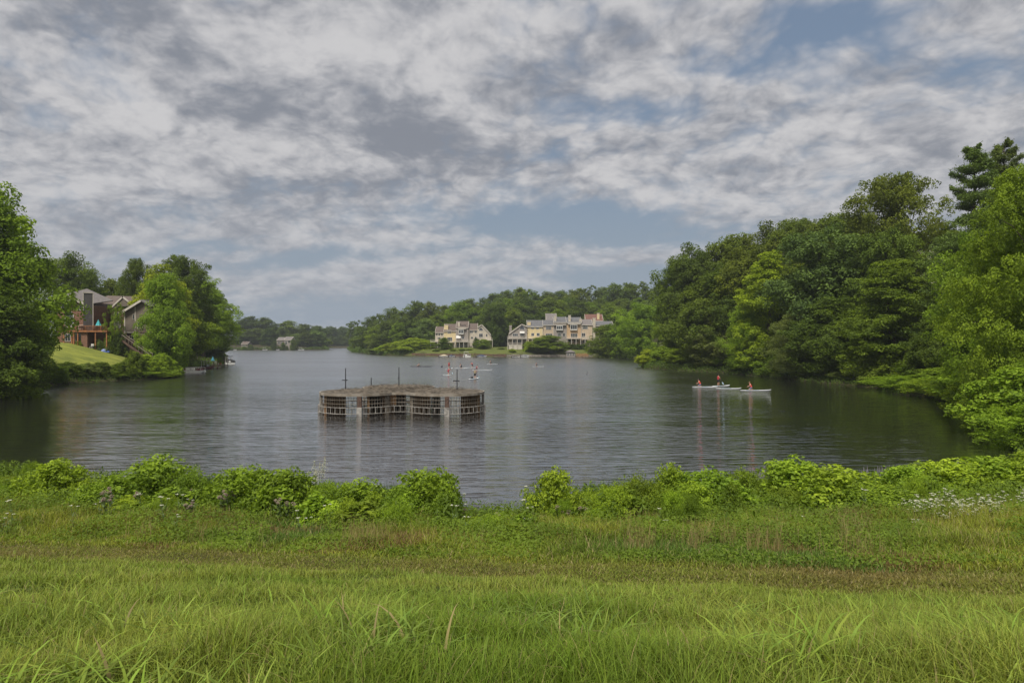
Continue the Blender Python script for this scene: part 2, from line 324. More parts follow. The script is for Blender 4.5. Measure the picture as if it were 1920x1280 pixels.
paint(((spx > 40) & (spx < 340) & (sY > 100) & (sY < 160) & (sd_ > 3)) * 1., (.16, .185, .04))
paint(((spx > 720) & (spx < 1240) & (sY > 300) & (sY < 345) & (sd_ > 1)) * 1., (.09, .11, .03))
mg = bpy.data.materials.new('ground_cover'); mg.use_nodes = True; g = G(mg.node_tree); b = mg.node_tree.nodes['Principled BSDF']
at = g.n('ShaderNodeAttribute', attribute_name='col'); tc = g.n('ShaderNodeTexCoord')
mp = g.n('ShaderNodeMapping'); g.put(mp.inputs[0], tc.outputs['Object']); mp.inputs['Scale'].default_value = (.25, 1, 1)
f1 = g.noise(mp.outputs[0], .9, 6, .65); f2 = g.noise(tc.outputs['Object'], 9, 5, .7)
g.put(b.inputs['Base Color'], g.mix(g.rng(g.m('ADD', g.m('MULTIPLY', f1, .6), g.m('MULTIPLY', f2, .4)), .35, .65), g.mix(1.0, at.outputs['Color'], (.62, .66, .7, 1), 'MULTIPLY'), g.mix(1.0, at.outputs['Color'], (1.35, 1.25, 1.1, 1), 'MULTIPLY')))
b.inputs['Roughness'].default_value = .95; b.inputs['Specular IOR Level'].default_value = .1
bp = g.n('ShaderNodeBump'); bp.inputs['Strength'].default_value = .7; bp.inputs['Distance'].default_value = .12; g.put(bp.inputs['Height'], f2); g.put(b.inputs['Normal'], bp.outputs[0])
tv = np.c_[sX, sY, TZ.ravel()]
tag(link('ground', npmesh('ground', tv, FQ, mg, colr, True)), kind='structure')

# ------------------------------------------------------------------ water
mw = bpy.data.materials.new('lake_water'); mw.use_nodes = True; g = G(mw.node_tree); b = mw.node_tree.nodes['Principled BSDF']
b.inputs['Base Color'].default_value = (.017, .016, .015, 1); b.inputs['Roughness'].default_value = .03; b.inputs['IOR'].default_value = 1.7
tc = g.n('ShaderNodeTexCoord'); O = tc.outputs['Object']
def mpn(sx, sy, rot):
    m_ = g.n('ShaderNodeMapping'); g.put(m_.inputs[0], O); m_.inputs['Scale'].default_value = (sx, sy, 1); m_.inputs['Rotation'].default_value = (0, 0, R(rot)); return m_.outputs[0]
wa = g.noise(mpn(.18, .85, 6), 1.0, 3, .5, .5); wb = g.noise(mpn(.42, 1.8, -5), 1.0, 3, .55, .4); wc_ = g.noise(mpn(.055, .16, 14), 1.0, 2, .5, .3)
wind = g.rng(g.noise(mpn(.012, .035, 5), 1.0, 4, .6), .32, .68, .35, 1.25)
wd = g.noise(mpn(1.7, 5.2, 4), 1.0, 3, .6, .3)
sep = g.n('ShaderNodeSeparateXYZ'); g.put(sep.inputs[0], O); wq = g.m('DIVIDE', sep.outputs[0], g.m('MAXIMUM', sep.outputs[1], 1.0))
lee = g.m('MULTIPLY', g.rng(wq, .14, .45, 1.0, .45), g.rng(wq, -.75, -.40, .5, 1.0)); wind = g.m('MULTIPLY', wind, lee)
rd = g.m('POWER', g.m('SUBTRACT', 1.0, g.m('ABSOLUTE', g.m('SUBTRACT', g.m('MULTIPLY', g.noise(mpn(.30, 1.35, -4), 1.0, 2, .5, .4), 2.0), 1.0))), 2.5)
g.put(b.inputs['Roughness'], g.m('MULTIPLY', g.rng(sep.outputs[1], 35, 170, .05, .24), g.rng(wq, .16, .40, 1.0, .35)))
hgt = g.m('MULTIPLY', g.m('ADD', g.m('MULTIPLY', rd, .065), g.m('ADD', g.m('ADD', g.m('MULTIPLY', wa, .085), g.m('ADD', g.m('MULTIPLY', wb, .055), g.m('MULTIPLY', wd, .022))), g.m('MULTIPLY', wc_, .08))), wind)
bp = g.n('ShaderNodeBump'); bp.inputs['Strength'].default_value = 1.0; bp.inputs['Distance'].default_value = 1.0; g.put(bp.inputs['Height'], hgt); g.put(b.inputs['Normal'], bp.outputs[0])
b.inputs['Specular Tint'].default_value = (.93, .96, 1, 1); b.inputs['Coat Weight'].default_value = 1.0; g.t.links.new(b.inputs['Roughness'].links[0].from_socket, b.inputs['Coat Roughness']); b.inputs['Coat IOR'].default_value = 1.45; g.put(b.inputs['Coat Normal'], bp.outputs[0])
wx = np.linspace(-620, 320, 60); wy = np.linspace(24, 790, 60); WX, WY = np.meshgrid(wx, wy, indexing='ij'); ii = np.arange(3600).reshape(60, 60)
tag(link('water', npmesh('water', np.c_[WX.ravel(), WY.ravel(), np.zeros(3600)], np.stack([ii[:-1, :-1], ii[1:, :-1], ii[1:, 1:], ii[:-1, 1:]], -1).reshape(-1, 4), mw, None, True)), kind='structure')
# ------------------------------------------------------------------ vegetation prototypes
def unit(v): return v / np.maximum(np.linalg.norm(v, axis=-1, keepdims=True), 1e-9)
def leaves(rg, pos, nrm, size, aspect=.6, jitter=.35, tint=None, droop=.2):
    n = len(pos); nrm = unit(nrm); t = unit(np.cross(nrm, rg.normal(size=(n, 3)))); t[:, 2] -= droop; t = unit(t); b = unit(np.cross(nrm, t)); nn = np.cross(t, b)
    L = size * rg.uniform(1 - jitter, 1 + jitter, (n, 1)); W = L * aspect * .5
    a = pos - t * L * .5; c = pos + t * L * .5; l = pos + b * W + nn * L * .12 - t * L * .05; r = pos - b * W + nn * L * .12 - t * L * .05
    V = np.stack([a, l, c, r], 1).reshape(-1, 3); k = np.arange(n)[:, None] * 4
    Fc = np.concatenate([k + np.array([[0, 2, 1]]), k + np.array([[0, 3, 2]])]).reshape(-1, 3)
    return V, Fc, np.repeat(tint, 4)
PROFS = dict(
    round=lambda t: np.sqrt(np.clip(1 - (2 * t - 1) ** 2, 0, 1)) * .9 + .1,
    dome=lambda t: np.sqrt(np.clip(1 - t ** 2.2, 0, 1)) * (.72 + .28 * np.minimum(1, t * 3)),
    oval=lambda t: np.clip(np.sin(np.pi * np.clip(t * .93 + .05, 0, 1)), 0, 1) ** .6,
    cone=lambda t: (1 - t) ** .75 * .92 + .06,
    tall=lambda t: np.clip(1 - t, 0, 1) ** .5 * (.75 + .25 * np.minimum(1, t * 4)))
def crown_pts(rg, H, W, base, prof, nc, nl, cr=(.13, .22), flat=1.0, sub=10, subr=.42, ragged=.08, inner=.3, updir=.42, tier=0):
    t = (np.arange(nc) + rg.uniform(0, 1, nc)) / nc * .97; rg.shuffle(t)
    if tier: t = np.clip((np.round(t * tier) + rg.normal(0, .12, nc)) / tier, 0, 1)
    th = rg.uniform(0, 2 * np.pi, nc); cs = W * rg.uniform(cr[0], cr[1], nc) * (1 - .2 * t)
    rr = np.where(rg.random(nc) < inner, rg.uniform(.05, .6, nc), rg.uniform(.65, 1.0 + ragged, nc)) * (PROFS[prof](t) * W / 2) - cs * .45
    rr = np.maximum(rr, 0); z = base + t * (H - base - cs * .6) + rg.normal(0, .02 * H, nc)
    C = np.c_[rr * np.cos(th), rr * np.sin(th), z]
    # second level
    d = unit(rg.normal(size=(nc, sub, 3))); d[..., 2] = np.where(rg.random((nc, sub)) < updir, np.abs(d[..., 2]), d[..., 2])
    S = C[:, None] + d * cs[:, None, None] * rg.uniform(.55, 1.0, (nc, sub, 1)) * np.array([1, 1, flat]); sr = cs[:, None] * subr * rg.uniform(.6, 1.2, (nc, sub))
    ctint = rg.normal(0, .17, nc); stint = ctint[:, None] + rg.normal(0, .13, (nc, sub))
    S = S.reshape(-1, 3); sr = sr.ravel(); stint = stint.ravel()
    p = sr ** 2 / (sr ** 2).sum(); k = rg.choice(len(S), nl, p=p)
    dd = unit(rg.normal(size=(nl, 3))); up = rg.random(nl) < updir; dd[:, 2] = np.where(up, np.abs(dd[:, 2]), dd[:, 2])
    pos = S[k] + dd * (sr[k] * rg.uniform(.45, 1.05, nl) ** .6)[:, None] * np.array([1, 1, flat * .9])
    out = unit(pos - np.array([0, 0, base + (H - base) * .35])); nrm = dd * .55 + out * .35 + np.array([0, 0, .22]) + rg.normal(0, .5, (nl, 3))
    tint = np.clip(.42 + stint[k] + rg.normal(0, .22, nl), 0, 1)
    return C, cs, pos, nrm, tint
def trunk_mb(rg, H, base, C, cs, r0, nlimb, W, lean=.03):
    mb = MB(); top = base + (H - base) * .75; lx, ly = rg.normal(0, lean * H, 2); N = 7
    pts = [(lx * (i / N) ** 1.5 + rg.normal(0, .01 * H) * (i > 0), ly * (i / N) ** 1.5, -1.2 + (top + 1.2) * i / N) for i in range(N + 1)]
    mb.tube(pts, [r0 * (1.35 if i == 0 else 1) * (1 - .8 * i / N) for i in range(N + 1)], 7)
    for j in rg.choice(len(C), min(nlimb, len(C)), replace=False):
        c = C[j]; zb = max(base * .75, min(c[2] - .2 * H * rg.uniform(.4, 1), top * .95)); f = (zb + 1.2) / (top + 1.2)
        p0 = Vector((lx * f ** 1.5, ly * f ** 1.5, zb)); p3 = Vector(c); p1 = p0.lerp(p3, .35) + Vector((0, 0, .03 * H)); p2 = p0.lerp(p3, .7) + Vector((0, 0, .03 * H))
        mb.tube([p0, p1, p2, p3], [r0 * .36 * (1 - .6 * f), r0 * .24 * (1 - .5 * f), r0 * .15, r0 * .05], 5)
    return mb
PROTO = {}
def proto(key, seed, H, W, base, prof, nc, nl, ls, r0=.35, nlimb=10, mat_='leaf', aspect=.62, droop=.2, **kw):
    rg = np.random.default_rng(seed); C, cs, pos, nrm, tint = crown_pts(rg, H, W, base, prof, nc, nl, **kw)
    V, Fc, T = leaves(rg, pos, nrm, ls, aspect, tint=tint, droop=droop)
    crown = npmesh(key + '_crown', V, Fc, M[mat_], T)
    o = trunk_mb(rg, H, base, C, cs, r0, nlimb, W).build('trunk', M['bark']); tm = o.data; bpy.data.objects.remove(o)
    ext = np.percentile(np.hypot(pos[:, 0], pos[:, 1]), 97) * 2
    PROTO[key] = (crown, tm, np.percentile(pos[:, 2], 99.7), ext)
proto('n1', 11, 20, 15, 1.5, 'round', 80, 52000, .34, cr=(.13, .22)); proto('n2', 12, 20, 14, 1.0, 'dome', 80, 52000, .34, cr=(.13, .22))
proto('n3', 13, 21, 13, 1.0, 'oval', 80, 48000, .34, cr=(.12, .22)); proto('tier', 14, 20, 13, .8, 'tall', 120, 60000, .27, cr=(.12, .19), flat=.7, tier=9, inner=.15)
proto('n4', 18, 20, 15, 3.6, 'dome', 85, 75000, .28, cr=(.12, .2), nlimb=14); proto('airy2', 19, 8, 8, .8, 'round', 45, 16000, .18, cr=(.09, .15), r0=.1, nlimb=20)
proto('airy', 15, 22, 17, 4, 'round', 140, 68000, .29, cr=(.07, .13), inner=.4, nlimb=50, r0=.4, subr=.5); proto('big', 16, 22, 17, .3, 'dome', 170, 110000, .22, cr=(.07, .14), ragged=.2)
proto('poplar', 17, 22, 9.5, .8, 'tall', 80, 50000, .25, cr=(.12, .22)); proto('droopy', 20, 18, 14, .8, 'dome', 90, 55000, .25, cr=(.1, .18), updir=.4, flat=1.0, aspect=.4, droop=.9)
for i, (s_, pf) in enumerate([(31, 'round'), (32, 'dome'), (33, 'oval'), (34, 'oval')]): proto('f%d' % i, s_, 20, 15, .8, pf, 60, 22000, .52, cr=(.14, .24), nlimb=5)
proto('fa', 35, 22, 15, 3, 'round', 60, 14000, .5, cr=(.08, .14), nlimb=16)
for i in range(3): proto('s%d' % i, 41 + i, 4, 5, -.3, 'dome', 60, 22000, .17, cr=(.12, .22), r0=.08, nlimb=6)
proto('sr', 45, 3, 4, -.2, 'dome', 50, 16000, .15, cr=(.12, .2), r0=.05, nlimb=6, aspect=.35)
def pine(key, seed, H=26, W=11, nl=85000):
    rg = np.random.default_rng(seed); mb = MB(); mb.tube([(0, 0, -1), (.15, 0, H * .5), (0, .1, H * .98)], [.42, .26, .04], 7); pos = []; ti = []
    for k in range(115):
        t = (k + rg.random()) / 115; z = 3 + (H - 3.5) * t; L = W / 2 * (1 - t) ** .62 * rg.uniform(.45, 1.15) + .5; a = rg.uniform(0, 6.283); d = Vector((math.cos(a), math.sin(a), .18 + .35 * t))
        e = Vector((0, 0, z)) + d * L; mb.tube([(0, 0, z), tuple(Vector((0, 0, z)).lerp(e, .5) - Vector((0, 0, .15))), tuple(e)], [.07, .045, .015], 4)
        n = int(nl / 115 * (.4 + L / W * 1.6)); f = rg.uniform(.25, 1, n) ** .8; side = rg.normal(0, 1, n) * (.12 + .19 * f * (1.15 - f)) * L * 1.5
        px_ = np.outer(f * L, [d.x, d.y, d.z]) + np.outer(side, [-d.y, d.x, 0]) + np.array([0, 0, z]); px_[:, 2] += rg.normal(0, .13, n) + .03; pos.append(px_); ti.append(np.full(n, rg.normal(.45, .12)))
    pos = np.concatenate(pos); tint = np.clip(np.concatenate(ti) + rg.normal(0, .12, len(pos)), 0, 1)
    nrm = rg.normal(0, .6, pos.shape) + np.array([0, 0, .8]); V, Fc, T = leaves(rg, pos, nrm, .30, .30, tint=tint, droop=-.2)
    cr = npmesh(key, V, Fc, M['needle'], T); o = mb.build('trunk', M['bark']); tm = o.data; bpy.data.objects.remove(o); PROTO[key] = (cr, tm, H, W)
pine('pine', 51)
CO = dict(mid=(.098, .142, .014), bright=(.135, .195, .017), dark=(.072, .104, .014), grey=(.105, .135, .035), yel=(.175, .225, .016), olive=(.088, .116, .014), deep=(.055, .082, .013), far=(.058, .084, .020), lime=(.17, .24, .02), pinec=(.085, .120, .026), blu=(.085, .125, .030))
def place(key, x, y, ztop, wid, col, name, label, cat='tree', group=None, zb=None, parts=('crown', 'trunk')):
    cr, tm, H0, W0 = PROTO[key]; zb = h1(x, y) if zb is None else zb
    r = empty(name, (x, y, zb), label, cat, group, random.uniform(0, 6.28)); r.scale = (wid / W0, wid / W0, max(ztop - zb, .5) / H0)
    c = link(parts[0], cr, r); k = random.uniform(.88, 1.14); k *= 1.5; c.color = (col[0] * k * random.uniform(.93, 1.07), col[1] * k, col[2] * k, 1)
    if parts[1]: link(parts[1], tm, r)
    return r
LIFT = 1.25
def tree(key, px, d, top, wpx, col, label, name='broadleaf_tree', cat='tree', group=None, **k):
    return place(key, X(px, d), d, Z(top, d), wpx * d / F, CO[col], name, label, cat, group, **k)

ORD = ['first', 'second', 'third', 'fourth', 'fifth', 'sixth', 'seventh', 'eighth', 'ninth', 'tenth', 'eleventh', 'twelfth', 'thirteenth', 'fourteenth', 'fifteenth', 'sixteenth', 'seventeenth', 'eighteenth', 'nineteenth', 'twentieth', 'twenty-first', 'twenty-second', 'twenty-third', 'twenty-fourth', 'twenty-fifth', 'twenty-sixth', 'twenty-seventh', 'twenty-eighth', 'twenty-ninth', 'thirtieth']
# right bank, near things first
RB = 'trees on the right bank'
tree('big', 1925, 54, 318, 262, 'bright', 'huge pale yellow-green tree at the right edge leaning over the water', name='maple_tree')
tree('big', 1990, 66, 258, 260, 'mid', 'tall green tree cut by the right frame edge above the pale maple', group=RB)
tree('droopy', 1878, 62, 560, 170, 'bright', 'pale drooping tree whose skirt hangs low beside the right water edge', group=RB)
tree('n1', 1835, 74, 445, 170, 'bright', 'light green tree just left of the huge pale maple', group=RB)
tree('pine', 1828, 98, 270, 180, 'pinec', 'tall pine with ragged side branches near the right edge', name='pine_tree', group=RB)
tree('pine', 1884, 104, 262, 150, 'pinec', 'second tall pine, right behind the ragged pine', name='pine_tree', group=RB)
tree('airy', 1678, 128, 326, 190, 'olive', 'tall open-crowned oak rising above the right-hand tree line', name='oak_tree', group=RB)
tree('n1', 1668, 122, 430, 150, 'dark', 'dark tree beneath the tall open-crowned oak', group=RB)
tree('n2', 1770, 118, 545, 120, 'dark', 'dark tree below the pale grey house between the oak and the pine', group=RB)
tree('tier', 1672, 108, 490, 190, 'mid', 'vivid green tree with tiered branches reaching down to the water', name='tulip_tree', group=RB)
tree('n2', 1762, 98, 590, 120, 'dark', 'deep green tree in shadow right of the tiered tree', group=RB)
tree('n1', 1545, 132, 430, 210, 'blu', 'broad blue-green tree in the middle of the right bank', group=RB)
tree('n2', 1555, 122, 560, 170, 'dark', 'dark lower tree overhanging water left of the tiered tree', group=RB)
tree('poplar', 1442, 143, 474, 120, 'yel', 'slender bright yellow-green tree in front of the right woods', name='poplar_tree', group=RB)
tree('droopy', 1412, 148, 560, 110, 'bright', 'short light green tree at the foot of the slender yellow-green tree', group=RB)
tree('n3', 1400, 158, 468, 130, 'olive', 'olive green tree left of and behind the slender yellow-green tree', group=RB)
tree('n2', 1345, 160, 588, 115, 'grey', 'grey-green bushy tree above the shrubs on the right shore', group=RB)
tree('n1', 1308, 180, 482, 140, 'deep', 'big very dark oak at the left end of the right woods', name='oak_tree', group=RB)
tree('airy', 1262, 192, 492, 60, 'dark', 'thin ragged tree poking out left of the big dark oak', group=RB)
tree('n3', 1262, 188, 540, 70, 'mid', 'narrow green tree at the left foot of the big dark oak', group=RB)
tree('droopy', 1490, 128, 588, 110, 'grey', 'greyish drooping tree right of the slender yellow-green tree by the water', group=RB)
for i, (px, top, wp, c, k) in enumerate([(1300, 464, 110, 'dark', 'n1'), (1375, 444, 120, 'olive', 'n2'), (1440, 425, 110, 'olive', 'n1'), (1500, 410, 120, 'dark', 'airy'), (1512, 420, 120, 'olive', 'n1'), (1570, 404, 130, 'olive', 'n2'), (1622, 408, 120, 'dark', 'n1'), (1700, 440, 150, 'dark', 'n2'), (1770, 420, 130, 'mid', 'n3')]):
    tree(k, px, 185 - i * 3, top, wp * 1.25, c, ORD[i] + ' tree from the left along the crest of the right-hand woods', group='crest trees of the right woods')
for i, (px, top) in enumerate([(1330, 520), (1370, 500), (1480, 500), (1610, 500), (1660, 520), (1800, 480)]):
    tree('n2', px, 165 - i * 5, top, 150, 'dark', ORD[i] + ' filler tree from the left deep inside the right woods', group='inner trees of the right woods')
# shrubs along the right shore
RS = [(1216, 184, 655, 40, 'yel', 's0'), (1243, 182, 650, 60, 'bright', 's1'), (1280, 176, 654, 70, 'bright', 's2'), (1318, 168, 660, 60, 'mid', 's0'), (1360, 160, 655, 70, 'mid', 's1'), (1398, 150, 660, 60, 'bright', 's2'), (1432, 142, 650, 70, 'bright', 's0'),
      (1470, 136, 655, 80, 'mid', 's1'), (1512, 128, 665, 80, 'grey', 's2'), (1555, 122, 672, 80, 'dark', 's0'), (1602, 114, 690, 70, 'grey', 'sr'), (1650, 108, 668, 90, 'mid', 's1'), (1700, 106, 680, 90, 'bright', 's2'),
      (1752, 100, 668, 90, 'mid', 's0'), (1690, 98, 704, 110, 'lime', 'sr'), (1735, 91, 702, 120, 'bright', 'sr'), (1785, 84, 705, 130, 'lime', 'sr'), (1770, 92, 690, 110, 'bright', 's1'), (1840, 74, 690, 150, 'bright', 's2'), (1815, 77, 722, 110, 'yel', 's0'), (1868, 62, 705, 140, 'bright', 's1'), (1902, 52, 720, 150, 'bright', 'sr'), (1930, 50, 690, 170, 'bright', 's2'), (1945, 44, 750, 150, 'bright', 'sr')]
for i, (px, d, top, wp, c, k) in enumerate(RS):
    tree(k, px, d, top, wp * 1.25, c, '%s shoreline shrub on the right bank, %s from its far left end' % ({'yel': 'yellow-green', 'bright': 'bright green', 'mid': 'mid green', 'grey': 'grey-green', 'dark': 'dark green', 'lime': 'lime green reedy'}[c], ORD[i]), name='shrub', cat='shrub', group='shrubs along the right shore', parts=('foliage', 'stem'))
# left bank
LBk = 'trees on the left bank'
tree('n2', -30, 88, 350, 262, 'bright', 'tall dense tree cut by the left frame edge', name='maple_tree')
tree('n2', 30, 102, 445, 104, 'bright', 'bushy green tree hiding the left end of the brick house', group=LBk)
tree('droopy', 34, 92, 560, 116, 'bright', 'low drooping tree beside the lawn at left', group=LBk)
tree('n2', 5, 84, 560, 170, 'dark', 'dark tree overhanging the water at the left edge', group=LBk)
tree('s1', 18, 86, 655, 130, 'mid', 'low leafy shrub over the water below the left edge tree', name='shrub', cat='shrub', parts=('foliage', 'stem'))
tree('n1', 130, 175, 478, 110, 'dark', 'dark round tree behind the brick house at left', group=LBk)
tree('airy', 158, 178, 505, 70, 'dark', 'ragged open tree right of the dark round tree behind the brick house', group=LBk)
tree('f1', 205, 190, 525, 70, 'olive', 'small distant tree seen above the ridge of the brick house', group=LBk); tree('f0', 240, 185, 520, 60, 'dark', 'dark tree above the grey wing of the house', group=LBk)
tree('airy', 258, 172, 486, 65, 'dark', 'thin open tree standing above the grey wing at left', group=LBk)
tree('airy', 350, 175, 482, 105, 'dark', 'tall ragged dark tree crowning the left tree group', name='oak_tree', group=LBk)
tree('n2', 308, 138.5, 516, 100, 'bright', 'rounded light green tree standing against the right side of the grey house', group=LBk)
tree('n3', 298, 150, 498, 110, 'yel', 'pointed yellow-green tree right of the grey wing', group=LBk)
tree('n4', 322, 156, 548, 148, 'bright', 'broad light green tree in front of the left tree group', group=LBk)
tree('n4', 382, 212, 524, 125, 'bright', 'large mid green tree at the right of the left tree group', group=LBk)
tree('n3', 404, 245, 545, 72, 'mid', 'rightmost tree of the left bank, above the docks', group=LBk)
tree('n2', 310, 158, 520, 140, 'dark', 'dark tree inside the left tree group', group=LBk); tree('n2', 378, 222, 585, 90, 'dark', 'dark low tree behind the left docks', group=LBk); tree('s2', 400, 222, 645, 60, 'dark', 'dark shrub over the left docks', name='shrub', cat='shrub', parts=('foliage', 'stem'))
tree('airy2', 215, 139, 570, 42, 'bright', 'small garden tree in front of the house beside the deck', name='dogwood_tree')
for i, (px, d, top, wp, c, k) in enumerate([(95, 110, 688, 60, 'mid', 's0'), (128, 116, 684, 56, 'dark', 's1'), (160, 119, 686, 50, 'grey', 's2'), (190, 122, 684, 50, 'dark', 's0'), (222, 124, 686, 46, 'mid', 's1'), (252, 126, 664, 44, 'mid', 's2'), (272, 129, 670, 56, 'lime', 's0'), (302, 132, 668, 56, 'lime', 's1'), (290, 138, 645, 56, 'bright', 's2'), (322, 134, 680, 36, 'lime', 's0'), (300, 130, 696, 70, 'bright', 'sr'), (262, 127, 698, 60, 'bright', 'sr'), (230, 124, 702, 50, 'mid', 'sr')]):
    tree(k, px, d, top - 5, wp * 1.0, c, '%s shrub below the sloping lawn, %s from its left end' % ({'bright': 'bright green', 'mid': 'mid green', 'grey': 'grey-green', 'dark': 'dark green', 'lime': 'lime green'}[c], ORD[i]), name='shrub', cat='shrub', group='shrubs below the lawn', parts=('foliage', 'stem'))
for i, (px, d, top, wp, c) in enumerate([(225, 139, 624, 34, 'deep'), (204, 138.5, 634, 16, 'grey'), (186, 138.5, 636, 18, 'grey'), (152, 138.6, 637, 20, 'mid')]):
    tree('s1', px, d, top, wp, c, ['large dark shrub at the foot of the house beside the stairs', 'small shrub next to the blue tarp', 'small grey-green shrub below the deck', 'low plant by the brick pier under the deck'][i], name='shrub', cat='shrub', parts=('foliage', 'stem'))
# far bank, beyond the open water at left
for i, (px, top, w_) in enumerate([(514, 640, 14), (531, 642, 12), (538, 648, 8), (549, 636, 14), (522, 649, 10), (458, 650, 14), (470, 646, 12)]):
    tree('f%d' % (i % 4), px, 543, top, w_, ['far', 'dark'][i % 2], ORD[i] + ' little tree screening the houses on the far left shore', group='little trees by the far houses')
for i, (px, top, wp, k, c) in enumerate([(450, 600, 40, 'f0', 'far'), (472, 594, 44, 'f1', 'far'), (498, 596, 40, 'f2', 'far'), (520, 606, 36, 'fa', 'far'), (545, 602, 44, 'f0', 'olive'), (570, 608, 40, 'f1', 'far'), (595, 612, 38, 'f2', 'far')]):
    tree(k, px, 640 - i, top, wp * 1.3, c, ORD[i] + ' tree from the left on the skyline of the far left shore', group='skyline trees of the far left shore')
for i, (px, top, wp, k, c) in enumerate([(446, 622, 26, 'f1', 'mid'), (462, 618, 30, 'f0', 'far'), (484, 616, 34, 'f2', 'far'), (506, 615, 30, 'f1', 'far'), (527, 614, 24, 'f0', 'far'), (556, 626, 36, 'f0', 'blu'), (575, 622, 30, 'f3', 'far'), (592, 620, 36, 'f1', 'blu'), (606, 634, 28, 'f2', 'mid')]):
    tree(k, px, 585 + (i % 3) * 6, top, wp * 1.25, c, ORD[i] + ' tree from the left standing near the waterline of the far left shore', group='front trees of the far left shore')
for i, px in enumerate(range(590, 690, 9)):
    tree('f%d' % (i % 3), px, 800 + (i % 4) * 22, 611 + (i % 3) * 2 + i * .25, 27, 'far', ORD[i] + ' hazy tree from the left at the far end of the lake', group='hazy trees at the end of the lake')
for i, px in enumerate(range(598, 670, 8)):
    tree('f%d' % (i % 4), px, 765, 630 + (i * 7 % 5), 20, 'far', ORD[i] + ' low tree from the left closing the far end of the lake', group='low trees at the end of the lake')
# centre woods left of the first block
CW = [(664, 601, 26, 560, 'fa', 'dark'), (676, 612, 30, 520, 'f1', 'dark'), (694, 594, 34, 480, 'f0', 'dark'), (712, 590, 30, 470, 'fa', 'dark'), (732, 578, 40, 450, 'f0', 'dark'), (756, 584, 40, 440, 'f2', 'dark'), (780, 566, 46, 440, 'f1', 'dark'), (806, 568, 46, 435, 'f0', 'olive'), (838, 574, 46, 430, 'f2', 'dark'), (862, 570, 40, 425, 'f1', 'mid'),
      (690, 626, 36, 420, 'f1', 'deep'), (708, 610, 36, 410, 'f3', 'mid'), (728, 604, 40, 400, 'f0', 'deep'), (750, 604, 30, 385, 'f3', 'mid'), (771, 600, 36, 385, 'f2', 'deep'), (795, 598, 44, 375, 'f0', 'blu'), (672, 632, 26, 455, 'f2', 'dark'), (718, 628, 36, 375, 'f3', 'deep'), (698, 638, 24, 380, 'f1', 'grey'), (818, 590, 44, 400, 'f1', 'mid'), (850, 586, 50, 400, 'f0', 'mid')]
for i, (px, top, wp, d, k, c) in enumerate(CW):
    tree(k, px, d, top, wp * 1.3, c, '%s tree, %s' % ({'dark': 'dark green', 'mid': 'mid green', 'deep': 'very dark', 'olive': 'olive green', 'blu': 'blue-green', 'grey': 'pale grey-green'}[c], (ORD[i] + ' from the left on the wooded point\'s skyline') if i < 10 else (ORD[i - 10] + ' in the front ranks of the wooded point')), group='woods on the point left of the houses')
for i, (px, top, wp, d, c) in enumerate([(752, 640, 60, 352, 'yel'), (778, 634, 70, 347, 'yel'), (728, 646, 46, 356, 'bright'), (800, 640, 30, 350, 'bright')]):
    tree('s%d' % (i % 3), px, d, top, wp * 1.2, c, ['bright lime spreading bush at the wooded point', 'largest lime bush, reaching the timber wall', 'low lime bush at the left tip by the water', 'small bright bush beside the left block'][i], name='shrub', cat='shrub', parts=('foliage', 'stem'))
# woods behind the blocks
sky_ = [(862, 572), (882, 562), (905, 566), (928, 552), (952, 546), (978, 541), (1002, 545), (1028, 548), (1052, 546), (1078, 545), (1102, 538), (1128, 540), (1155, 534), (1180, 532), (1208, 531), (1235, 534)]
for i, (px, top) in enumerate(sky_):
    tree(['f0', 'f1', 'fa', 'f2'][i % 4], px, 455 + (i % 3) * 8, top, 66, ['dark', 'olive', 'dark', 'far'][i % 4], ORD[i] + ' skyline tree from the left in the woods behind the two pale blocks', group='skyline of the woods behind the blocks')
for i, px in enumerate(range(858, 1260, 19)):
    tree(['f0', 'f2', 'f1', 'f3'][i % 4], px, 412 + (i % 3) * 8, 566 + (i * 5 % 11) - (8 if px > 930 else 0), 58, ['mid', 'dark', 'deep', 'mid', 'dark'][i % 5], ORD[i] + ' middle-rank tree from the left in the woods behind the two pale blocks', group='middle rank of the woods behind the blocks')
for i, (px, top, wp) in enumerate([(870, 596, 40), (898, 594, 40), (925, 572, 44), (940, 584, 36), (962, 578, 40), (990, 590, 40), (1015, 584, 40), (1045, 580, 40), (1078, 576, 44), (1110, 578, 40), (1145, 572, 50), (1175, 566, 50), (1205, 570, 50)]):
    tree(['f1', 'f0', 'f3', 'f2'][i % 4], px, 378 + (i % 2) * 8, top, wp * 1.25, ['deep', 'mid', 'deep'][i % 3], ORD[i] + ' tree from the left directly behind the roofs of the blocks', group='trees directly behind the blocks')
tree('f3', 932, 345, 575, 36, 'deep', 'tall dark tree filling the gap between the two blocks'); tree('f1', 945, 352, 600, 26, 'deep', 'shorter dark tree in the gap between the two blocks'); tree('f2', 925, 350, 612, 22, 'dark', 'dark slim tree at the right end of the left block')
tree('n1', 1205, 262, 570, 110, 'bright', 'large pale round tree in front of the right end of the right block', name='willow_tree'); tree('n2', 1135, 300, 610, 76, 'mid', 'rounded green tree covering the right end of the right block'); tree('f2', 1165, 285, 600, 60, 'mid', 'leafy tree between the rounded tree and the large pale tree')
tree('n2', 1030, 318, 629, 76, 'mid', 'wide low tree in front of the middle of the right block'); tree('f1', 1012, 322, 634, 42, 'mid', 'low tree left of the wide tree in front of the right block'); tree('s0', 990, 321, 640, 22, 'yel', 'small golden shrub beside the wide low tree', name='shrub', cat='shrub', parts=('foliage', 'stem'))
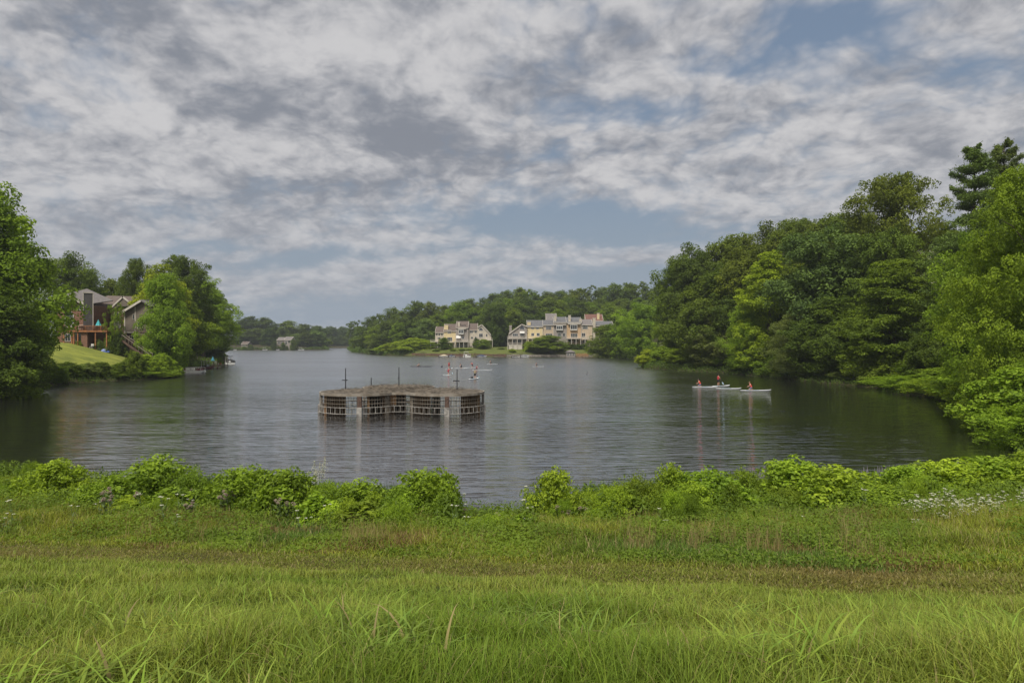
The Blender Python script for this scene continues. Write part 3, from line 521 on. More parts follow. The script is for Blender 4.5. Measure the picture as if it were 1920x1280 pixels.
tree('f1', 832, 336, 633, 30, 'mid', 'small round tree in front of the yellow unit of the left block'); tree('f2', 907, 333, 636, 32, 'mid', 'round dark green tree in front of the arched unit of the left block'); tree('f0', 893, 338, 634, 16, 'deep', 'small dark tree left of the round tree by the left block')
for i, px in enumerate([1062, 1073, 1084, 1095]): tree('s%d' % (i % 3), px, 328, 645, 20, 'deep', ORD[i] + ' clipped dark hedge plant from the left below the right block', name='hedge_shrub', cat='shrub', group='hedge below the right block', parts=('foliage', 'stem'))
for i, (px, c) in enumerate([(818, 'mid'), (850, 'bright'), (866, 'mid'), (880, 'bright'), (940, 'mid'), (960, 'yel'), (1000, 'mid'), (1050, 'dark'), (1115, 'mid'), (1150, 'dark'), (1180, 'mid'), (1215, 'dark')]):
    d = 330 if px < 950 else 320
    tree('s%d' % (i % 3), px, d, 654 if px < 1100 else 650, 16 if px < 1100 else 34, c, ORD[i] + ' low garden shrub from the left along the bank below the blocks', name='shrub', cat='shrub', group='garden shrubs below the blocks', parts=('foliage', 'stem'))

# ------------------------------------------------------------------ foreground: bushes
def herb(key, seed, H, W, nl, ls, aspect, prof='dome', **kw):
    proto(key, seed, H, W, -.1, prof, 45, nl, ls, r0=.02, nlimb=14, mat_='herb', aspect=aspect, cr=(.14, .24), **kw)
for i in range(3): herb('h%d' % i, 61 + i, 1.7, 2.8, 7500, .115, .55, inner=.25)
herb('hf', 65, 1.4, 2.6, 11000, .075, .4); herb('hb', 66, 1.2, 1.6, 1600, .24, .42, droop=.3)
BU = [(22, 33, 912, 90, 'hb', 'bright', 'broad-leaved plant at the left end of the bank'), (105, 29, 873, 118, 'h0', 'lime', 'bright rounded bush nearest the left edge of the bank'), (190, 27, 905, 90, 'h2', 'bright', 'low bush between the two big left bushes'),
      (288, 28, 862, 160, 'h1', 'bright', 'tall bush with small white flowers at left'), (350, 27.5, 892, 90, 'hf', 'mid', 'fine-leaved bush right of the tall left bush'), (452, 27, 884, 110, 'h2', 'bright', 'left half of the wide bush left of the spillway'), (530, 27, 882, 130, 'h0', 'mid', 'right half of the wide bush left of the spillway'),
      (610, 27, 905, 70, 'hf', 'bright', 'low bush below the cream plumes'), (680, 26.5, 899, 110, 'h1', 'bright', 'bush just left of the tall bush before the water gap'), (798, 26, 880, 115, 'h2', 'bright', 'tall rounded bush left of the gap with water'), (755, 25.5, 915, 90, 'h0', 'mid', 'small bush at the left foot of the tall bush by the gap'),
      (1040, 26, 895, 110, 'h0', 'lime', 'pale leafy bush right of the gap with water'), (1110, 25.5, 925, 90, 'hf', 'bright', 'low bush right of the pale leafy bush'), (1190, 26, 900, 110, 'hf', 'mid', 'fine dark bush in the middle of the right bank stretch'), (1262, 27, 888, 80, 'h1', 'bright', 'small bright bush left of the broad bush'),
      (1322, 27, 886, 140, 'h2', 'bright', 'broad bush at centre right'), (1405, 27.5, 882, 100, 'hf', 'mid', 'fine-leaved bush between the broad bush and the widest bush'), (1480, 27.5, 872, 180, 'h0', 'lime', 'tallest part of the widest bright bush on the right'), (1570, 26, 888, 190, 'h1', 'bright', 'middle part of the widest bush on the right'), (1650, 25, 915, 130, 'h2', 'bright', 'right foot of the widest bush'),
      (1700, 29, 880, 120, 'h0', 'bright', 'bush behind the white flowers, left one'), (1790, 29, 872, 150, 'h1', 'lime', 'bush behind the white flowers, middle one'), (1880, 29, 862, 160, 'h2', 'bright', 'bush behind the white flowers, right one'), (1960, 28, 860, 160, 'h0', 'bright', 'bush cut by the right frame edge')]
rr0 = random.Random(12)
for (px, d, top, wp, k, c, lb) in BU:
    d -= 3.2
    place(k, X(px, d), d, Z(top - rr0.uniform(0, 16), d), wp * d / F * rr0.uniform(1.15, 1.4), [x * 1.05 for x in CO[c]], 'bush', lb, 'bush', 'bushes along the near shore', parts=('foliage', 'stem'))
rr = random.Random(5)
for i in range(90):
    u = -.78 + 1.56 * (i + rr.random()) / 90; s = float(dS(np.array(u))); d = s - rr.uniform(2.2, 8.5); px = CX + u * F; gap = 860 < px < 990
    x, y = u * d, d; z = h1(x, y); hh = rr.uniform(.55, 1.25) * (.5 if gap else 1)
    place(rr.choice(['hf', 'h1', 'hb', 'hf']), x, y, z + hh, rr.uniform(.9, 1.9), [a * 1.05 for a in CO[rr.choice(['mid', 'bright', 'bright', 'lime', 'mid'])]], 'weed_clump', 'low leafy weed clump among the grasses of the near bank', 'weed', 'weed clumps on the near bank', parts=('foliage', None))

# flowers
def umbel(nh=7, sd=3):
    s = MB(); f = MB(); rg = random.Random(sd)
    for k in range(nh):
        a = rg.uniform(0, 6.28); r_ = rg.uniform(.03, .22); x, y, z = r_ * math.cos(a), r_ * math.sin(a), rg.uniform(.62, .9)
        s.tube([(0, 0, 0), (x * .3, y * .3, z * .5), (x, y, z)], .006, 4); rad_ = rg.uniform(.035, .06)
        for j in range(9): aa = rg.uniform(0, 6.28); q = rad_ * math.sqrt(rg.random()); f.lathe((x + q * math.cos(aa), y + q * math.sin(aa), z + rg.uniform(-.004, .008)), [(0, .012), (.017, .006), (.012, -.004), (0, -.006)], 6)
    for k in range(16): a = rg.uniform(0, 6.28); z = rg.uniform(.1, .6); d = Vector((math.cos(a), math.sin(a), .4)) * rg.uniform(.1, .2); n = Vector((-math.sin(a), math.cos(a), 0)) * .02; p = Vector((0, 0, z)); s.add([p, p + d * .5 + n, p + d, p + d * .5 - n], [(0, 1, 2, 3)])
    return f, s
def milkweed():
    s = MB(); f = MB(); rg = random.Random(4)
    for k in range(4):
        a = rg.uniform(0, 6.28); x, y, H_ = .16 * math.cos(a), .16 * math.sin(a), rg.uniform(.85, 1.15); s.tube([(x * .3, y * .3, 0), (x, y, H_)], [.012, .008], 5)
        for j in range(11):
            aa = j * 2.4; z = H_ * (.15 + .078 * j); p = Vector((x, y, z)); d = Vector((math.cos(aa), math.sin(aa), .5)) * .2; n = Vector((-math.sin(aa), math.cos(aa), 0)) * .04; s.add([p, p + d * .5 + n, p + d, p + d * .5 - n], [(0, 1, 2, 3)])
        for j in range(26): v = Vector((rg.gauss(0, 1), rg.gauss(0, 1), rg.gauss(0, 1))).normalized() * .065; f.lathe((x + v.x, y + v.y, H_ + v.z * .75), [(0, .02), (.018, .008), (.014, -.01), (0, -.016)], 5)
    return f, s
def spikes():
    s = MB(); f = MB(); rg = random.Random(6)
    for k in range(9):
        x, y, H_ = rg.uniform(-.35, .35), rg.uniform(-.3, .3), rg.uniform(.9, 1.5); lx = rg.uniform(-.08, .08); s.tube([(x, y, 0), (x + lx, y, H_)], [.01, .006], 4); f.tube([(x + lx * .7, y, H_ * .75), (x + lx * .9, y, H_ * .88), (x + lx, y, H_ * 1.05)], [.012, .02, .004], 5)
    return f, s
def plume():
    s = MB(); f = MB(); rg = random.Random(8)
    for k in range(5):
        a = rg.uniform(0, 6.28); x, y, H_ = .25 * math.cos(a), .25 * math.sin(a), rg.uniform(1.5, 2.1); s.tube([(x * .2, y * .2, 0), (x, y, H_)], [.012, .005], 4)
        for j in range(60): z = H_ - rg.random() * .55; q = (H_ - z) * .35 + .02; aa = rg.uniform(0, 6.28); q *= rg.random(); f.lathe((x + q * math.cos(aa), y + q * math.sin(aa), z), [(0, .018), (.014, 0), (0, -.014)], 5)
    return f, s
def flower_proto(fn, fm, nm, *a):
    f, s = fn(*a); a = f.build(nm, M[fm]); b_ = s.build('stem', M['stem']); r_ = (a.data, b_.data); bpy.data.objects.remove(a); bpy.data.objects.remove(b_); return r_
FP = {'umbel': flower_proto(umbel, 'flower', 'flower_head'), 'umbel1': flower_proto(umbel, 'flower', 'flower_head', 2, 5), 'milk': flower_proto(milkweed, 'pink', 'flower_head'), 'spike': flower_proto(spikes, 'spike', 'flower_spike'), 'plume': flower_proto(plume, 'plume', 'plume')}
def flower(k, px, top, d, hh, name, label, cat, group):
    if k in ('umbel', 'umbel1', 'milk'):
        hh = rr.uniform(.6, .95) if k != 'milk' else rr.uniform(.85, 1.05)
        ds = np.arange(20.5 - (top - 900) * .025 if k != 'milk' else 21.5, 30, .25); zz = ht((px - CX) / F * ds, ds) + hh; bad = np.abs(zz - (EYE - (top - HY) / F * ds)); d = float(ds[int(np.argmin(bad))])
    x = X(px, d); z = Z(top, d); zb = h1(x, d); hh = max(z - zb, .35); r = empty(name, (x, d, zb), label, cat, group, rr.uniform(0, 6)); s = hh / hh0[k]; r.scale = (1 if s > 1.6 else max(.8, s), 1 if s > 1.6 else max(.8, s), s)
    link(FP[k][0].name.split('.')[0], FP[k][0], r); link('stem', FP[k][1], r)
hh0 = dict(umbel=.9, umbel1=.9, milk=1.1, spike=1.5, plume=2.0)
for i in range(58):
    px = rr.uniform(1690, 1925); lo = 905 + max(0, 1760 - px) * .5; top = rr.triangular(lo, 1020, 925); d = rr.uniform(21, 26) - (top - 900) * .035
    flower('umbel', px, top, d, .8, 'umbel_flower', 'flat white flower head in the dense drift at the right of the bank', 'wildflower', 'white flowers in the right drift')
for i in range(46):
    a = rr.choice([(0, 330), (270, 360), (560, 720), (850, 1000), (1170, 1330), (1370, 1720)]); px = rr.uniform(*a)
    flower('umbel1', px, rr.uniform(905, 985), 25.2, .8, 'umbel_flower', 'small white flower head scattered alone among the green weeds of the bank', 'wildflower', 'scattered white flowers')
for px, top in [(196, 912), (203, 925), (262, 918), (318, 911), (352, 916), (356, 938), (362, 944), (415, 918), (420, 922), (430, 917), (510, 918), (525, 930), (545, 938), (605, 940), (745, 950), (843, 955), (868, 950), (930, 960), (1052, 945), (1062, 953), (1072, 957), (1095, 948), (1118, 957), (1230, 905)]:
    flower('milk', px, top, 22.8, 1, 'milkweed_plant', 'dusty pink flower cluster on a leafy stalk in front of the bushes', 'wildflower', 'dusty pink wildflowers')
for i in range(26):
    px = rr.choice([rr.uniform(1560, 1700), rr.uniform(1780, 1920), rr.uniform(1380, 1480)]); flower('spike', px, rr.uniform(868, 885) - (10 if px > 1750 else 0), 30, 1.2, 'spike_flower', 'greyish purple flower spikes at the water edge behind the right bushes', 'wildflower', 'purple spikes at the water edge')
flower('plume', 598, 862, 29, 1.8, 'plume_flower', 'tall cream plumes left of the spillway, taller group', 'wildflower', None); flower('plume', 585, 885, 28.5, 1.8, 'plume_flower', 'shorter cream plumes beside the taller group', 'wildflower', None)

# ------------------------------------------------------------------ foreground: grass as blades
def blades(rg, x, y, z, H, Wd, lean, curve, col, nseg=3):
    n = len(x); th = rg.uniform(0, 2 * np.pi, n); dx, dy = np.cos(th), np.sin(th); fa = th + rg.uniform(.8, 2.3, n); wx_, wy_ = np.cos(fa), np.sin(fa); V = np.zeros((n, (nseg + 1) * 2, 3))
    for s in range(nseg + 1):
        t = s / nseg; off = H * (lean * t + curve * t * t); zz = H * (t - .45 * np.clip(curve, 0, 2) * t * t * t); ww = Wd * .5 * (1 - t ** 2.0) + Wd * .02
        for k, sg in enumerate((-1, 1)):
            V[:, s * 2 + k, 0] = x + dx * off + sg * wx_ * ww; V[:, s * 2 + k, 1] = y + dy * off + sg * wy_ * ww; V[:, s * 2 + k, 2] = z + zz
    m = (nseg + 1) * 2; b0 = np.arange(n)[:, None] * m
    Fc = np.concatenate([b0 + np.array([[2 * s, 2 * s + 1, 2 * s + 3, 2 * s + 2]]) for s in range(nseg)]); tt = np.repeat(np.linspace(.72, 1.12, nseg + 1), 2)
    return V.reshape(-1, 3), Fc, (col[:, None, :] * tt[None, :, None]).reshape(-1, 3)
def vnoise(x, y, s, seed):
    r_ = np.random.default_rng(seed); G_ = r_.random((96, 96)); fx, fy = x / s + 40, y / s + 40; ix, iy = np.floor(fx).astype(int), np.floor(fy).astype(int); tx, ty = fx - ix, fy - iy; tx = tx * tx * (3 - 2 * tx); ty = ty * ty * (3 - 2 * ty)
    g_ = lambda a, b_: G_[a % 96, b_ % 96]; return (g_(ix, iy) * (1 - tx) + g_(ix + 1, iy) * tx) * (1 - ty) + (g_(ix, iy + 1) * (1 - tx) + g_(ix + 1, iy + 1) * tx) * ty
def scatter(rg, n, d0, d1, pw=1.0):
    d = d0 * (d1 / d0) ** (rg.random(n) ** pw); u = rg.uniform(-1.08, 1.08, n); return u * d, d, u
def grass(name, label, cat, seed, n, region, H, Wd, colfn, lean=(.0, .35), curve=(.1, .8), clump=None, nseg=3, pw=1.0):
    rg = np.random.default_rng(seed); x, y, u = scatter(rg, n, region[0], region[1], pw)
    if clump is not None: x = x + rg.normal(0, 1, n) * 0; keep = clump(rg, x, y, u); x, y, u = x[keep], y[keep], u[keep]
    n = len(x); hh = H(rg, x, y, u); ok = hh > .01; x, y, u, hh = x[ok], y[ok], u[ok], hh[ok]; n = len(x)
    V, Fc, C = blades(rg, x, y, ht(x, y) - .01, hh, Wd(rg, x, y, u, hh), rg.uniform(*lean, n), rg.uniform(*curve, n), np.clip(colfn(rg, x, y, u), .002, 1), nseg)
    return tag(link(name, npmesh(name, V, Fc, M['blade'], C)), label, cat, None, 'stuff')
def gcol(rg, x, y, u, base=(.168, .230, .034), alt=(.240, .272, .048), dry=(.34, .28, .12), pd=.04, cool=(.135, .20, .022)):
    n = len(x); a = vnoise(x, y, 1.1, 1)[:, None]; b_ = vnoise(x, y, 3.1, 2)[:, None]; c = np.array(base) * (1 - a) + np.array(alt) * a; q = sm(.55, .85, b_); c = c * (1 - q) + np.array(cool) * q
    c = c * rg.uniform(.5, 1.55, (n, 1)) * rg.uniform(.92, 1.08, (n, 3)); m_ = rg.random(n) < pd; c[m_] = np.array(dry) * rg.uniform(.5, 1.2, (m_.sum(), 1)); return c
near_h = lambda rg, x, y, u: np.where(y < dA(u) + rg.normal(0, .5, len(x)), (.08 + .15 * vnoise(x, y, .7, 5) ** 1.5) * rg.uniform(.5, 1.5, len(x)) * np.interp(y, [3, 6, 14], [1, .85, .8]), 0)
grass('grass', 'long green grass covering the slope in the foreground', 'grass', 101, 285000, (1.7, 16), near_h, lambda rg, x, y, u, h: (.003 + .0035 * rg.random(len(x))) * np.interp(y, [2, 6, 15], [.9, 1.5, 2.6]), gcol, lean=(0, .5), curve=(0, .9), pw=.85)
def tuft(rg, x, y, u): return vnoise(x, y, .38, 9) > .60
grass('tall_grass', 'broad arching blades of taller grass standing out of the foreground slope', 'grass', 102, 10500, (1.9, 8), lambda rg, x, y, u: (.15 + .13 * rg.random(len(x))) * np.interp(y, [2, 4, 8], [1.15, 1.0, .8]), lambda rg, x, y, u, h: .010 + .012 * rg.random(len(x)) ** 2, lambda rg, x, y, u: gcol(rg, x, y, u, (.17, .25, .03), (.24, .31, .055), pd=.03, cool=(.16, .23, .04)), lean=(.1, .7), curve=(.3, 1.6), clump=tuft, nseg=5)
inst = lambda rg, x, y, u: (y > dA(u) - .5) & (y < dB(u) + .5 + rg.normal(0, .4, len(x)))
grass('mown_grass', 'short brownish mown grass strip across the bank', 'grass', 103, 310000, (8.5, 19.5), lambda rg, x, y, u: rg.uniform(.03, .085, len(x)), lambda rg, x, y, u, h: .012 + .008 * rg.random(len(x)), lambda rg, x, y, u: gcol(rg, x, y, u, (.165, .165, .032), (.16, .20, .028), dry=(.36, .30, .14), pd=.10, cool=(.165, .14, .040)), clump=inst, nseg=2, lean=(.1, .9))
weedz = lambda rg, x, y, u: (y > dB(u) - .3 + rg.normal(0, .25, len(x))) & (y < dS(u) + .3)
def wh(rg, x, y, u): f = np.clip((y - dB(u)) / 3.0, 0, 1); g_ = np.clip((y - dB(u) - 4) / (dS(u) - dB(u) - 4), 0, 1); return (.12 + .34 * f * vnoise(x, y, 1.6, 12) + .08 * f + .28 * g_ * vnoise(x, y, 1.1, 13)) * rg.uniform(.6, 1.3, len(x))
def wcol(rg, x, y, u):
    c = gcol(rg, x, y, u, (.155, .205, .026), (.240, .255, .034), dry=(.38, .31, .15), pd=.08, cool=(.10, .165, .025)); t_ = vnoise(x, y, 1.5, 21); m_ = (t_ > .72) & (rg.random(len(x)) < .6) & (y < dB(u) + 7); c[m_] = np.array([.20, .14, .055]) * rg.uniform(.6, 1.3, (m_.sum(), 1)); return c
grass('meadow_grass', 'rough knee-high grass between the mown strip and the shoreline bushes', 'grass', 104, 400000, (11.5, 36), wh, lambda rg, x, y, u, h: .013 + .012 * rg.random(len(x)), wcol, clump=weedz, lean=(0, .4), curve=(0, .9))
def seedz(rg, x, y, u): px = CX + u * F; q = np.zeros(len(x), bool); 
def seeds(rg, x, y, u):
    px = CX + u * F; q = np.zeros(len(x), bool)
    for a, b_ in [(965, 1010), (1170, 1230), (1290, 1340), (1350, 1380), (1400, 1470), (640, 740), (320, 380), (1570, 1760), (230, 300)]: q |= (px > a) & (px < b_)
    v = vnoise(x, y * .5, .9, 44); return (v > .55) & (y > dB(u) + .8) & (y < dB(u) + 7) & (rg.random(len(x)) < np.where(q, 1., .12))
grass('seed_grass', 'tan seeding grass stems in patches beyond the mown strip', 'grass', 105, 85000, (12, 25), lambda rg, x, y, u: rg.uniform(.25, .7, len(x)), lambda rg, x, y, u, h: .005 + .005 * rg.random(len(x)), lambda rg, x, y, u: np.array([.33, .26, .12]) * rg.uniform(.6, 1.3, (len(x), 1)), clump=seeds, lean=(0, .25), curve=(0, .3))
def reedz(rg, x, y, u):
    px = CX + u * F; q = np.zeros(len(x), bool)
    for a, b_ in [(985, 1020), (1090, 1170), (600, 640), (830, 860), (1180, 1240), (700, 760), (380, 420), (1600, 1680)]: q |= (px > a) & (px < b_)
    s = dS(u); return q & (y > s - 2.5) & (y < s + .6)
grass('reeds', 'dark upright reeds along the near water edge', 'reeds', 106, 110000, (26, 37), lambda rg, x, y, u: rg.uniform(.6, 1.35, len(x)), lambda rg, x, y, u, h: .02 + .014 * rg.random(len(x)), lambda rg, x, y, u: np.array([.07, .12, .03]) * rg.uniform(.6, 1.5, (len(x), 1)), clump=reedz, lean=(0, .2), curve=(0, .25))
# leafy ground cover as many small leaves
rg = np.random.default_rng(107); x, y, u = scatter(rg, 410000, 11.5, 36); k = (y > dB(u) + .2 + rg.normal(0, .3, len(x))) & (y < dS(u) + .4) & (vnoise(x, y, 1.2, 31) > .42); x, y, u = x[k], y[k], u[k]
hz = ht(x, y) + rg.uniform(.03, 1, len(x)) ** 1.3 * (.45 + .40 * np.clip((y - dB(u) - 4) / 9, 0, 1)) * np.clip((y - dB(u)) / 3, .25, 1) * (.4 + vnoise(x, y, 1.2, 31))
V, Fc, T = leaves(rg, np.c_[x, y, hz], rg.normal(0, .5, (len(x), 3)) + np.array([0, -.2, 1]), .085, .5, tint=np.clip(.2 + .6 * vnoise(x, y, .9, 33) + rg.normal(0, .12, len(x)), 0, 1))
o = link('leafy_ground_cover', npmesh('leafy_ground_cover', V, Fc, M['herb'], T)); o.color = (.13, .195, .022, 1); tag(o, 'small-leaved green ground cover carpeting the bank behind the mown strip', 'ground cover', None, 'stuff')

# vegetation hanging over every shoreline
rg = np.random.default_rng(120); ex = LB - LA; Ls = np.hypot(ex[:, 0], ex[:, 1]); mid = (LA + LB) / 2; dist = np.hypot(mid[:, 0], mid[:, 1]); use = (dist > 44) & (dist < 700); wt = np.where(use, Ls / np.clip(dist, 60, 400), 0); wt = wt / wt.sum()
n = 110000; k = rg.choice(len(LA), n, p=wt); t = rg.random(n); q = LA[k] + ex[k] * t[:, None]; nm = np.c_[-ex[k][:, 1], ex[k][:, 0]] / Ls[k][:, None]; sgn = np.where(sdf(mid[k][:, 0] + nm[:, 0], mid[k][:, 1] + nm[:, 1]) > 0, 1, -1)
sz = np.clip(np.hypot(q[:, 0], q[:, 1]) / 500, .22, .9); off = rg.uniform(-.5, 3.5, n); q = q + nm * (sgn * off)[:, None]; ok = ~((np.abs(q[:, 0] - 5) < 75) & (q[:, 1] > 300) & (q[:, 1] < 335) & (off < 5)); q, sz, off = q[ok], sz[ok], off[ok]
z = ht(q[:, 0], q[:, 1]); z = np.maximum(z, 0) + rg.random(len(q)) ** 1.3 * (.4 + 1.6 * vnoise(q[:, 0], q[:, 1], 3.0, 8)) * np.clip(sz * 2, .5, 1.4)
V, Fc, T = leaves(rg, np.c_[q, z], rg.normal(0, .5, (len(q), 3)) + np.array([0, -.3, 1]), 1.0, .5, tint=np.clip(.15 + .7 * vnoise(q[:, 0], q[:, 1], 2.2, 9) + rg.normal(0, .1, len(q)), 0, 1))
c = np.repeat(np.c_[q, z], 4, axis=0); V = c + (V - c) * np.repeat(sz, 4)[:, None]
o = link('bank_vegetation', npmesh('bank_vegetation', V, Fc, M['leaf'], T)); o.color = (.075, .12, .022, 1); tag(o, 'leafy undergrowth spilling over the waterline all round the lake', 'undergrowth', None, 'stuff')

# tall leafy weeds standing between and over the bushes
rg = np.random.default_rng(131); ns = 3400; x, y, u = scatter(rg, ns, 18, 36); s_ = dS(u); y = s_ - np.abs(rg.normal(0, 4.2, ns)) + .3; x = u * y; k = (vnoise(x, y, 1.4, 51) > .38) & (y > dB(u) + 4); x, y, u = x[k], y[k], u[k]; z0 = ht(x, y); px_ = CX + u * F
Hs = rg.uniform(.45, 1.2, len(x)) * np.where((px_ > 865) & (px_ < 985), .6, 1); m = 22; f = (np.arange(m) + .5) / m; a = rg.uniform(0, 6.28, (len(x), 1)) + np.arange(m) * 2.4; rad_ = (.05 + .13 * (1 - f))[None, :] * rg.uniform(.7, 1.3, (len(x), 1)); ln = rg.normal(0, .08, (len(x), 2))
PX = x[:, None] + np.cos(a) * rad_ + ln[:, :1] * f * Hs[:, None]; PY = y[:, None] + np.sin(a) * rad_ + ln[:, 1:] * f * Hs[:, None]; PZ = z0[:, None] + Hs[:, None] * (.15 + .85 * f); n = PX.size
V, Fc, T = leaves(rg, np.c_[PX.ravel(), PY.ravel(), PZ.ravel()], np.c_[np.cos(a).ravel() * .5, np.sin(a).ravel() * .5, np.full(n, .8)] + rg.normal(0, .25, (n, 3)), .17, .36, tint=np.clip(np.repeat(rg.normal(.45, .22, len(x)), m) + rg.normal(0, .1, n), 0, 1), droop=.3)
o = link('tall_weeds', npmesh('tall_weeds', V, Fc, M['herb'], T)); o.color = (.115, .175, .02, 1); tag(o, 'tangle of tall leafy weeds filling the belt between the shoreline bushes', 'weeds', None, 'stuff')

# ------------------------------------------------------------------ trefoil spillway in the lake
LC, RC, BC, MC = (-15.1, 67.7), (-6.6, 67.7), (-12.3, 74.2), (-11.0, 69.6)
def outline(grow=0.0, n=240):
    o = []
    for i in range(n):
        a = 2 * math.pi * i / n; dx, dy = math.cos(a), math.sin(a); best = 0
        for (cx, cy), r_ in ((LC, 3.75 + grow), (RC, 3.75 + grow), (BC, 3.75 + grow), (MC, 3.45 + grow)):
            ox, oy = cx - MC[0], cy - MC[1]; b_ = ox * dx + oy * dy; c_ = ox * ox + oy * oy - r_ * r_; q = b_ * b_ - c_
            if q > 0: best = max(best, b_ + math.sqrt(q))
        o.append((MC[0] + dx * best, MC[1] + dy * best))
    res = []; L = 0; tot = [0]
    for i in range(n): L += math.dist(o[i], o[(i + 1) % n]); tot.append(L)
    k = int(L / .28)
    for j in range(k):
        t = L * j / k; i = max(m for m in range(n) if tot[m] <= t); f = (t - tot[i]) / max(tot[i + 1] - tot[i], 1e-6); p, q = o[i], o[(i + 1) % n]; res.append((p[0] + (q[0] - p[0]) * f, p[1] + (q[1] - p[1]) * f))
    return res
sw = empty('spillway', (MC[0], MC[1], 0), 'clover-shaped concrete lake outlet with rusty bar cage and debris-covered roof standing in the water', 'spillway')
OL = outline(); OLs = outline(.12); nO = len(OL)
rp = random.Random(9)
MB().slab(OLs, 1.84, 2.08).build('roof_slab', M['conc'], sw)
def debris():
    mb = MB(); rings = 9; c = MC; H_ = lambda f, i: 2.083 + (.03 + .06 * (1 - f ** 4)) * rp.uniform(.4, 1.5) + (.10 if (BC[1] - 1.0 < c[1] + (OL[i][1] - c[1]) * f) else 0) * (1 - f ** 6)
    for k in range(1, rings + 1):
        f = k / rings
        for i in range(nO): mb.v.append((c[0] + (OL[i][0] - c[0]) * f * 1.0 + rp.uniform(-.04, .04), c[1] + (OL[i][1] - c[1]) * f + rp.uniform(-.04, .04), H_(f, i) if k < rings else 2.081))
    for k in range(rings - 1):
        for i in range(nO): j = (i + 1) % nO; mb.f.append((k * nO + i, k * nO + j, (k + 1) * nO + j, (k + 1) * nO + i))
    mb.v.append((c[0], c[1], 2.25)); m = len(mb.v) - 1
    for i in range(nO): mb.f.append((m, i, (i + 1) % nO))
    for _ in range(900):
        i = rp.randrange(nO); f = math.sqrt(rp.random()) * .97; x, y = c[0] + (OL[i][0] - c[0]) * f, c[1] + (OL[i][1] - c[1]) * f; a = rp.uniform(0, 3.14); l = rp.uniform(.08, .35); w_ = rp.uniform(.02, .05); z = 2.2 + rp.uniform(-.05, .1)
        dx, dy = math.cos(a) * l, math.sin(a) * l; b_ = len(mb.v); mb.v += [(x - dx, y - dy, z), (x + dy * w_ / l, y - dx * w_ / l, z + .04), (x + dx, y + dy, z + rp.uniform(0, .08)), (x - dy * w_ / l, y + dx * w_ / l, z + .04)]; mb.f.append((b_, b_ + 1, b_ + 2, b_ + 3))
    return mb
debris().build('debris_layer', M['debris'], sw)
v_, h_ = MB(), MB()
for i, (x, y) in enumerate(OL): v_.tube([(x, y, -.15), (x, y, 1.86)], .014, 4)
for z in (1.12, 1.48):
    for i in range(nO): p, q = OL[i], OL[(i + 1) % nO]; h_.tube([(p[0], p[1], z), (q[0], q[1], z)], .016, 4)
v_.build('vertical_bars', M['conc'], sw); h_.build('horizontal_bars', M['conc'], sw)
for z, nm in ((.78, 'upper_rail'), (.20, 'lower_rail')):
    mb = MB()
    for i in range(nO): p, q = OLs[int(i * len(OLs) / nO)], OLs[int((i + 1) * len(OLs) / nO) % len(OLs)]; mb.tube([(p[0], p[1], z), (q[0], q[1], z)], .035, 5)
    mb.build(nm, M['pale'], sw)
mb = MB()
for i in range(0, len(OLs), 2): x, y = OLs[i]; mb.box(x - .022, x + .022, y - .022, y + .022, .2, .78)
tag(mb.build('rail_rungs', M['pale'], sw), kind='stuff')
def piers(x, y, brown=True):
    MB().box(x - .24, x + .24, y - .2, y + .2, -1.4, .83).build('pier', M['pale'], sw)
    if brown: MB().box(x - .2, x + .2, y - .1, y + .25, .83, 1.84).build('post', M['rust'], sw)
piers(X(674, 63.95), 63.95); piers(X(838, 63.95), 63.95)
for x, y in [(-18.85, 67.3), (-2.85, 67.3)]: piers(x, y, False); MB().box(x - .12, x + .12, y - .1, y + .2, .83, 1.84).build('post', M['pale'], sw)
for x, y in [(-12.05, 66.05), (-9.7, 66.05)]: MB().box(x - .16, x + .16, y - .16, y + .16, -1.4, 1.84).build('post', M['conc'], sw)
for x, y in [(-16.0, 77.0), (-8.5, 74.6), (-12.3, 77.9)]: MB().box(x - .2, x + .2, y - .16, y + .16, -1.4, 1.84).build('post', M['conc'], sw)
def wl(c, a0, a1, r_=3.2): MB().arcwall(c, r_, r_ + .22, a0, a1, -1.4, 1.84).build('inner_wall', M['rustwall'], sw)
wl(LC, 128, 190); wl(LC, 2, 58); wl(RC, 128, 178); wl(RC, 0, 66); wl(BC, -20, 62); wl(BC, 86, 200, 3.1)
MB().box(-8.05, -7.45, 70.4, 70.9, -1.4, 1.84).build('inner_pier', M['conc'], sw)
mb = MB(); mb.box(-11.9, -11.3, 66.6, 66.75, .83, 1.84); mb.build('inner_panel', M['rustwall'], sw)
MB().box(-12.0, -9.8, 66.9, 67.1, .95, 1.15).build('cross_beam', M['conc'], sw)
mb = MB()
for cx, y in ((674, 64.0), (841, 64.0)):
    x = X(cx, y)
    for s in (-1, 1): mb.add([(x + s * 1.6, y - .0, 1.84), (x + s * .15, y - .06, 1.66), (x + s * .15, y - .06, 1.84)], [(0, 1, 2)])
for (px, d, top, arm) in ((648, 69.5, 690, .35), (696, 75.5, 708, 0), (748, 73.5, 688, .12), (857, 69.0, 692, .42)):
    x = X(px, d); zt = Z(top, d); m = empty('mast', (x, d, 2.1), {648: 'thin marker mast at the left of the spillway roof', 696: 'short stub mast on the rear lobe of the spillway', 748: 'tall thin mast at the middle back of the spillway', 857: 'thin marker mast at the right of the spillway roof'}[px], 'mast')
    MB().tube([(x, d, 2.0), (x, d, zt)], [.06, .045], 6).build('pole', M['dsteel'], m)
    if arm: z = 2.1 + (zt - 2.1) * .44; MB().box(x - arm, x + arm * .6, d - .05, d + .05, z - .05, z + .05).build('cross_arm', M['dsteel'], m)

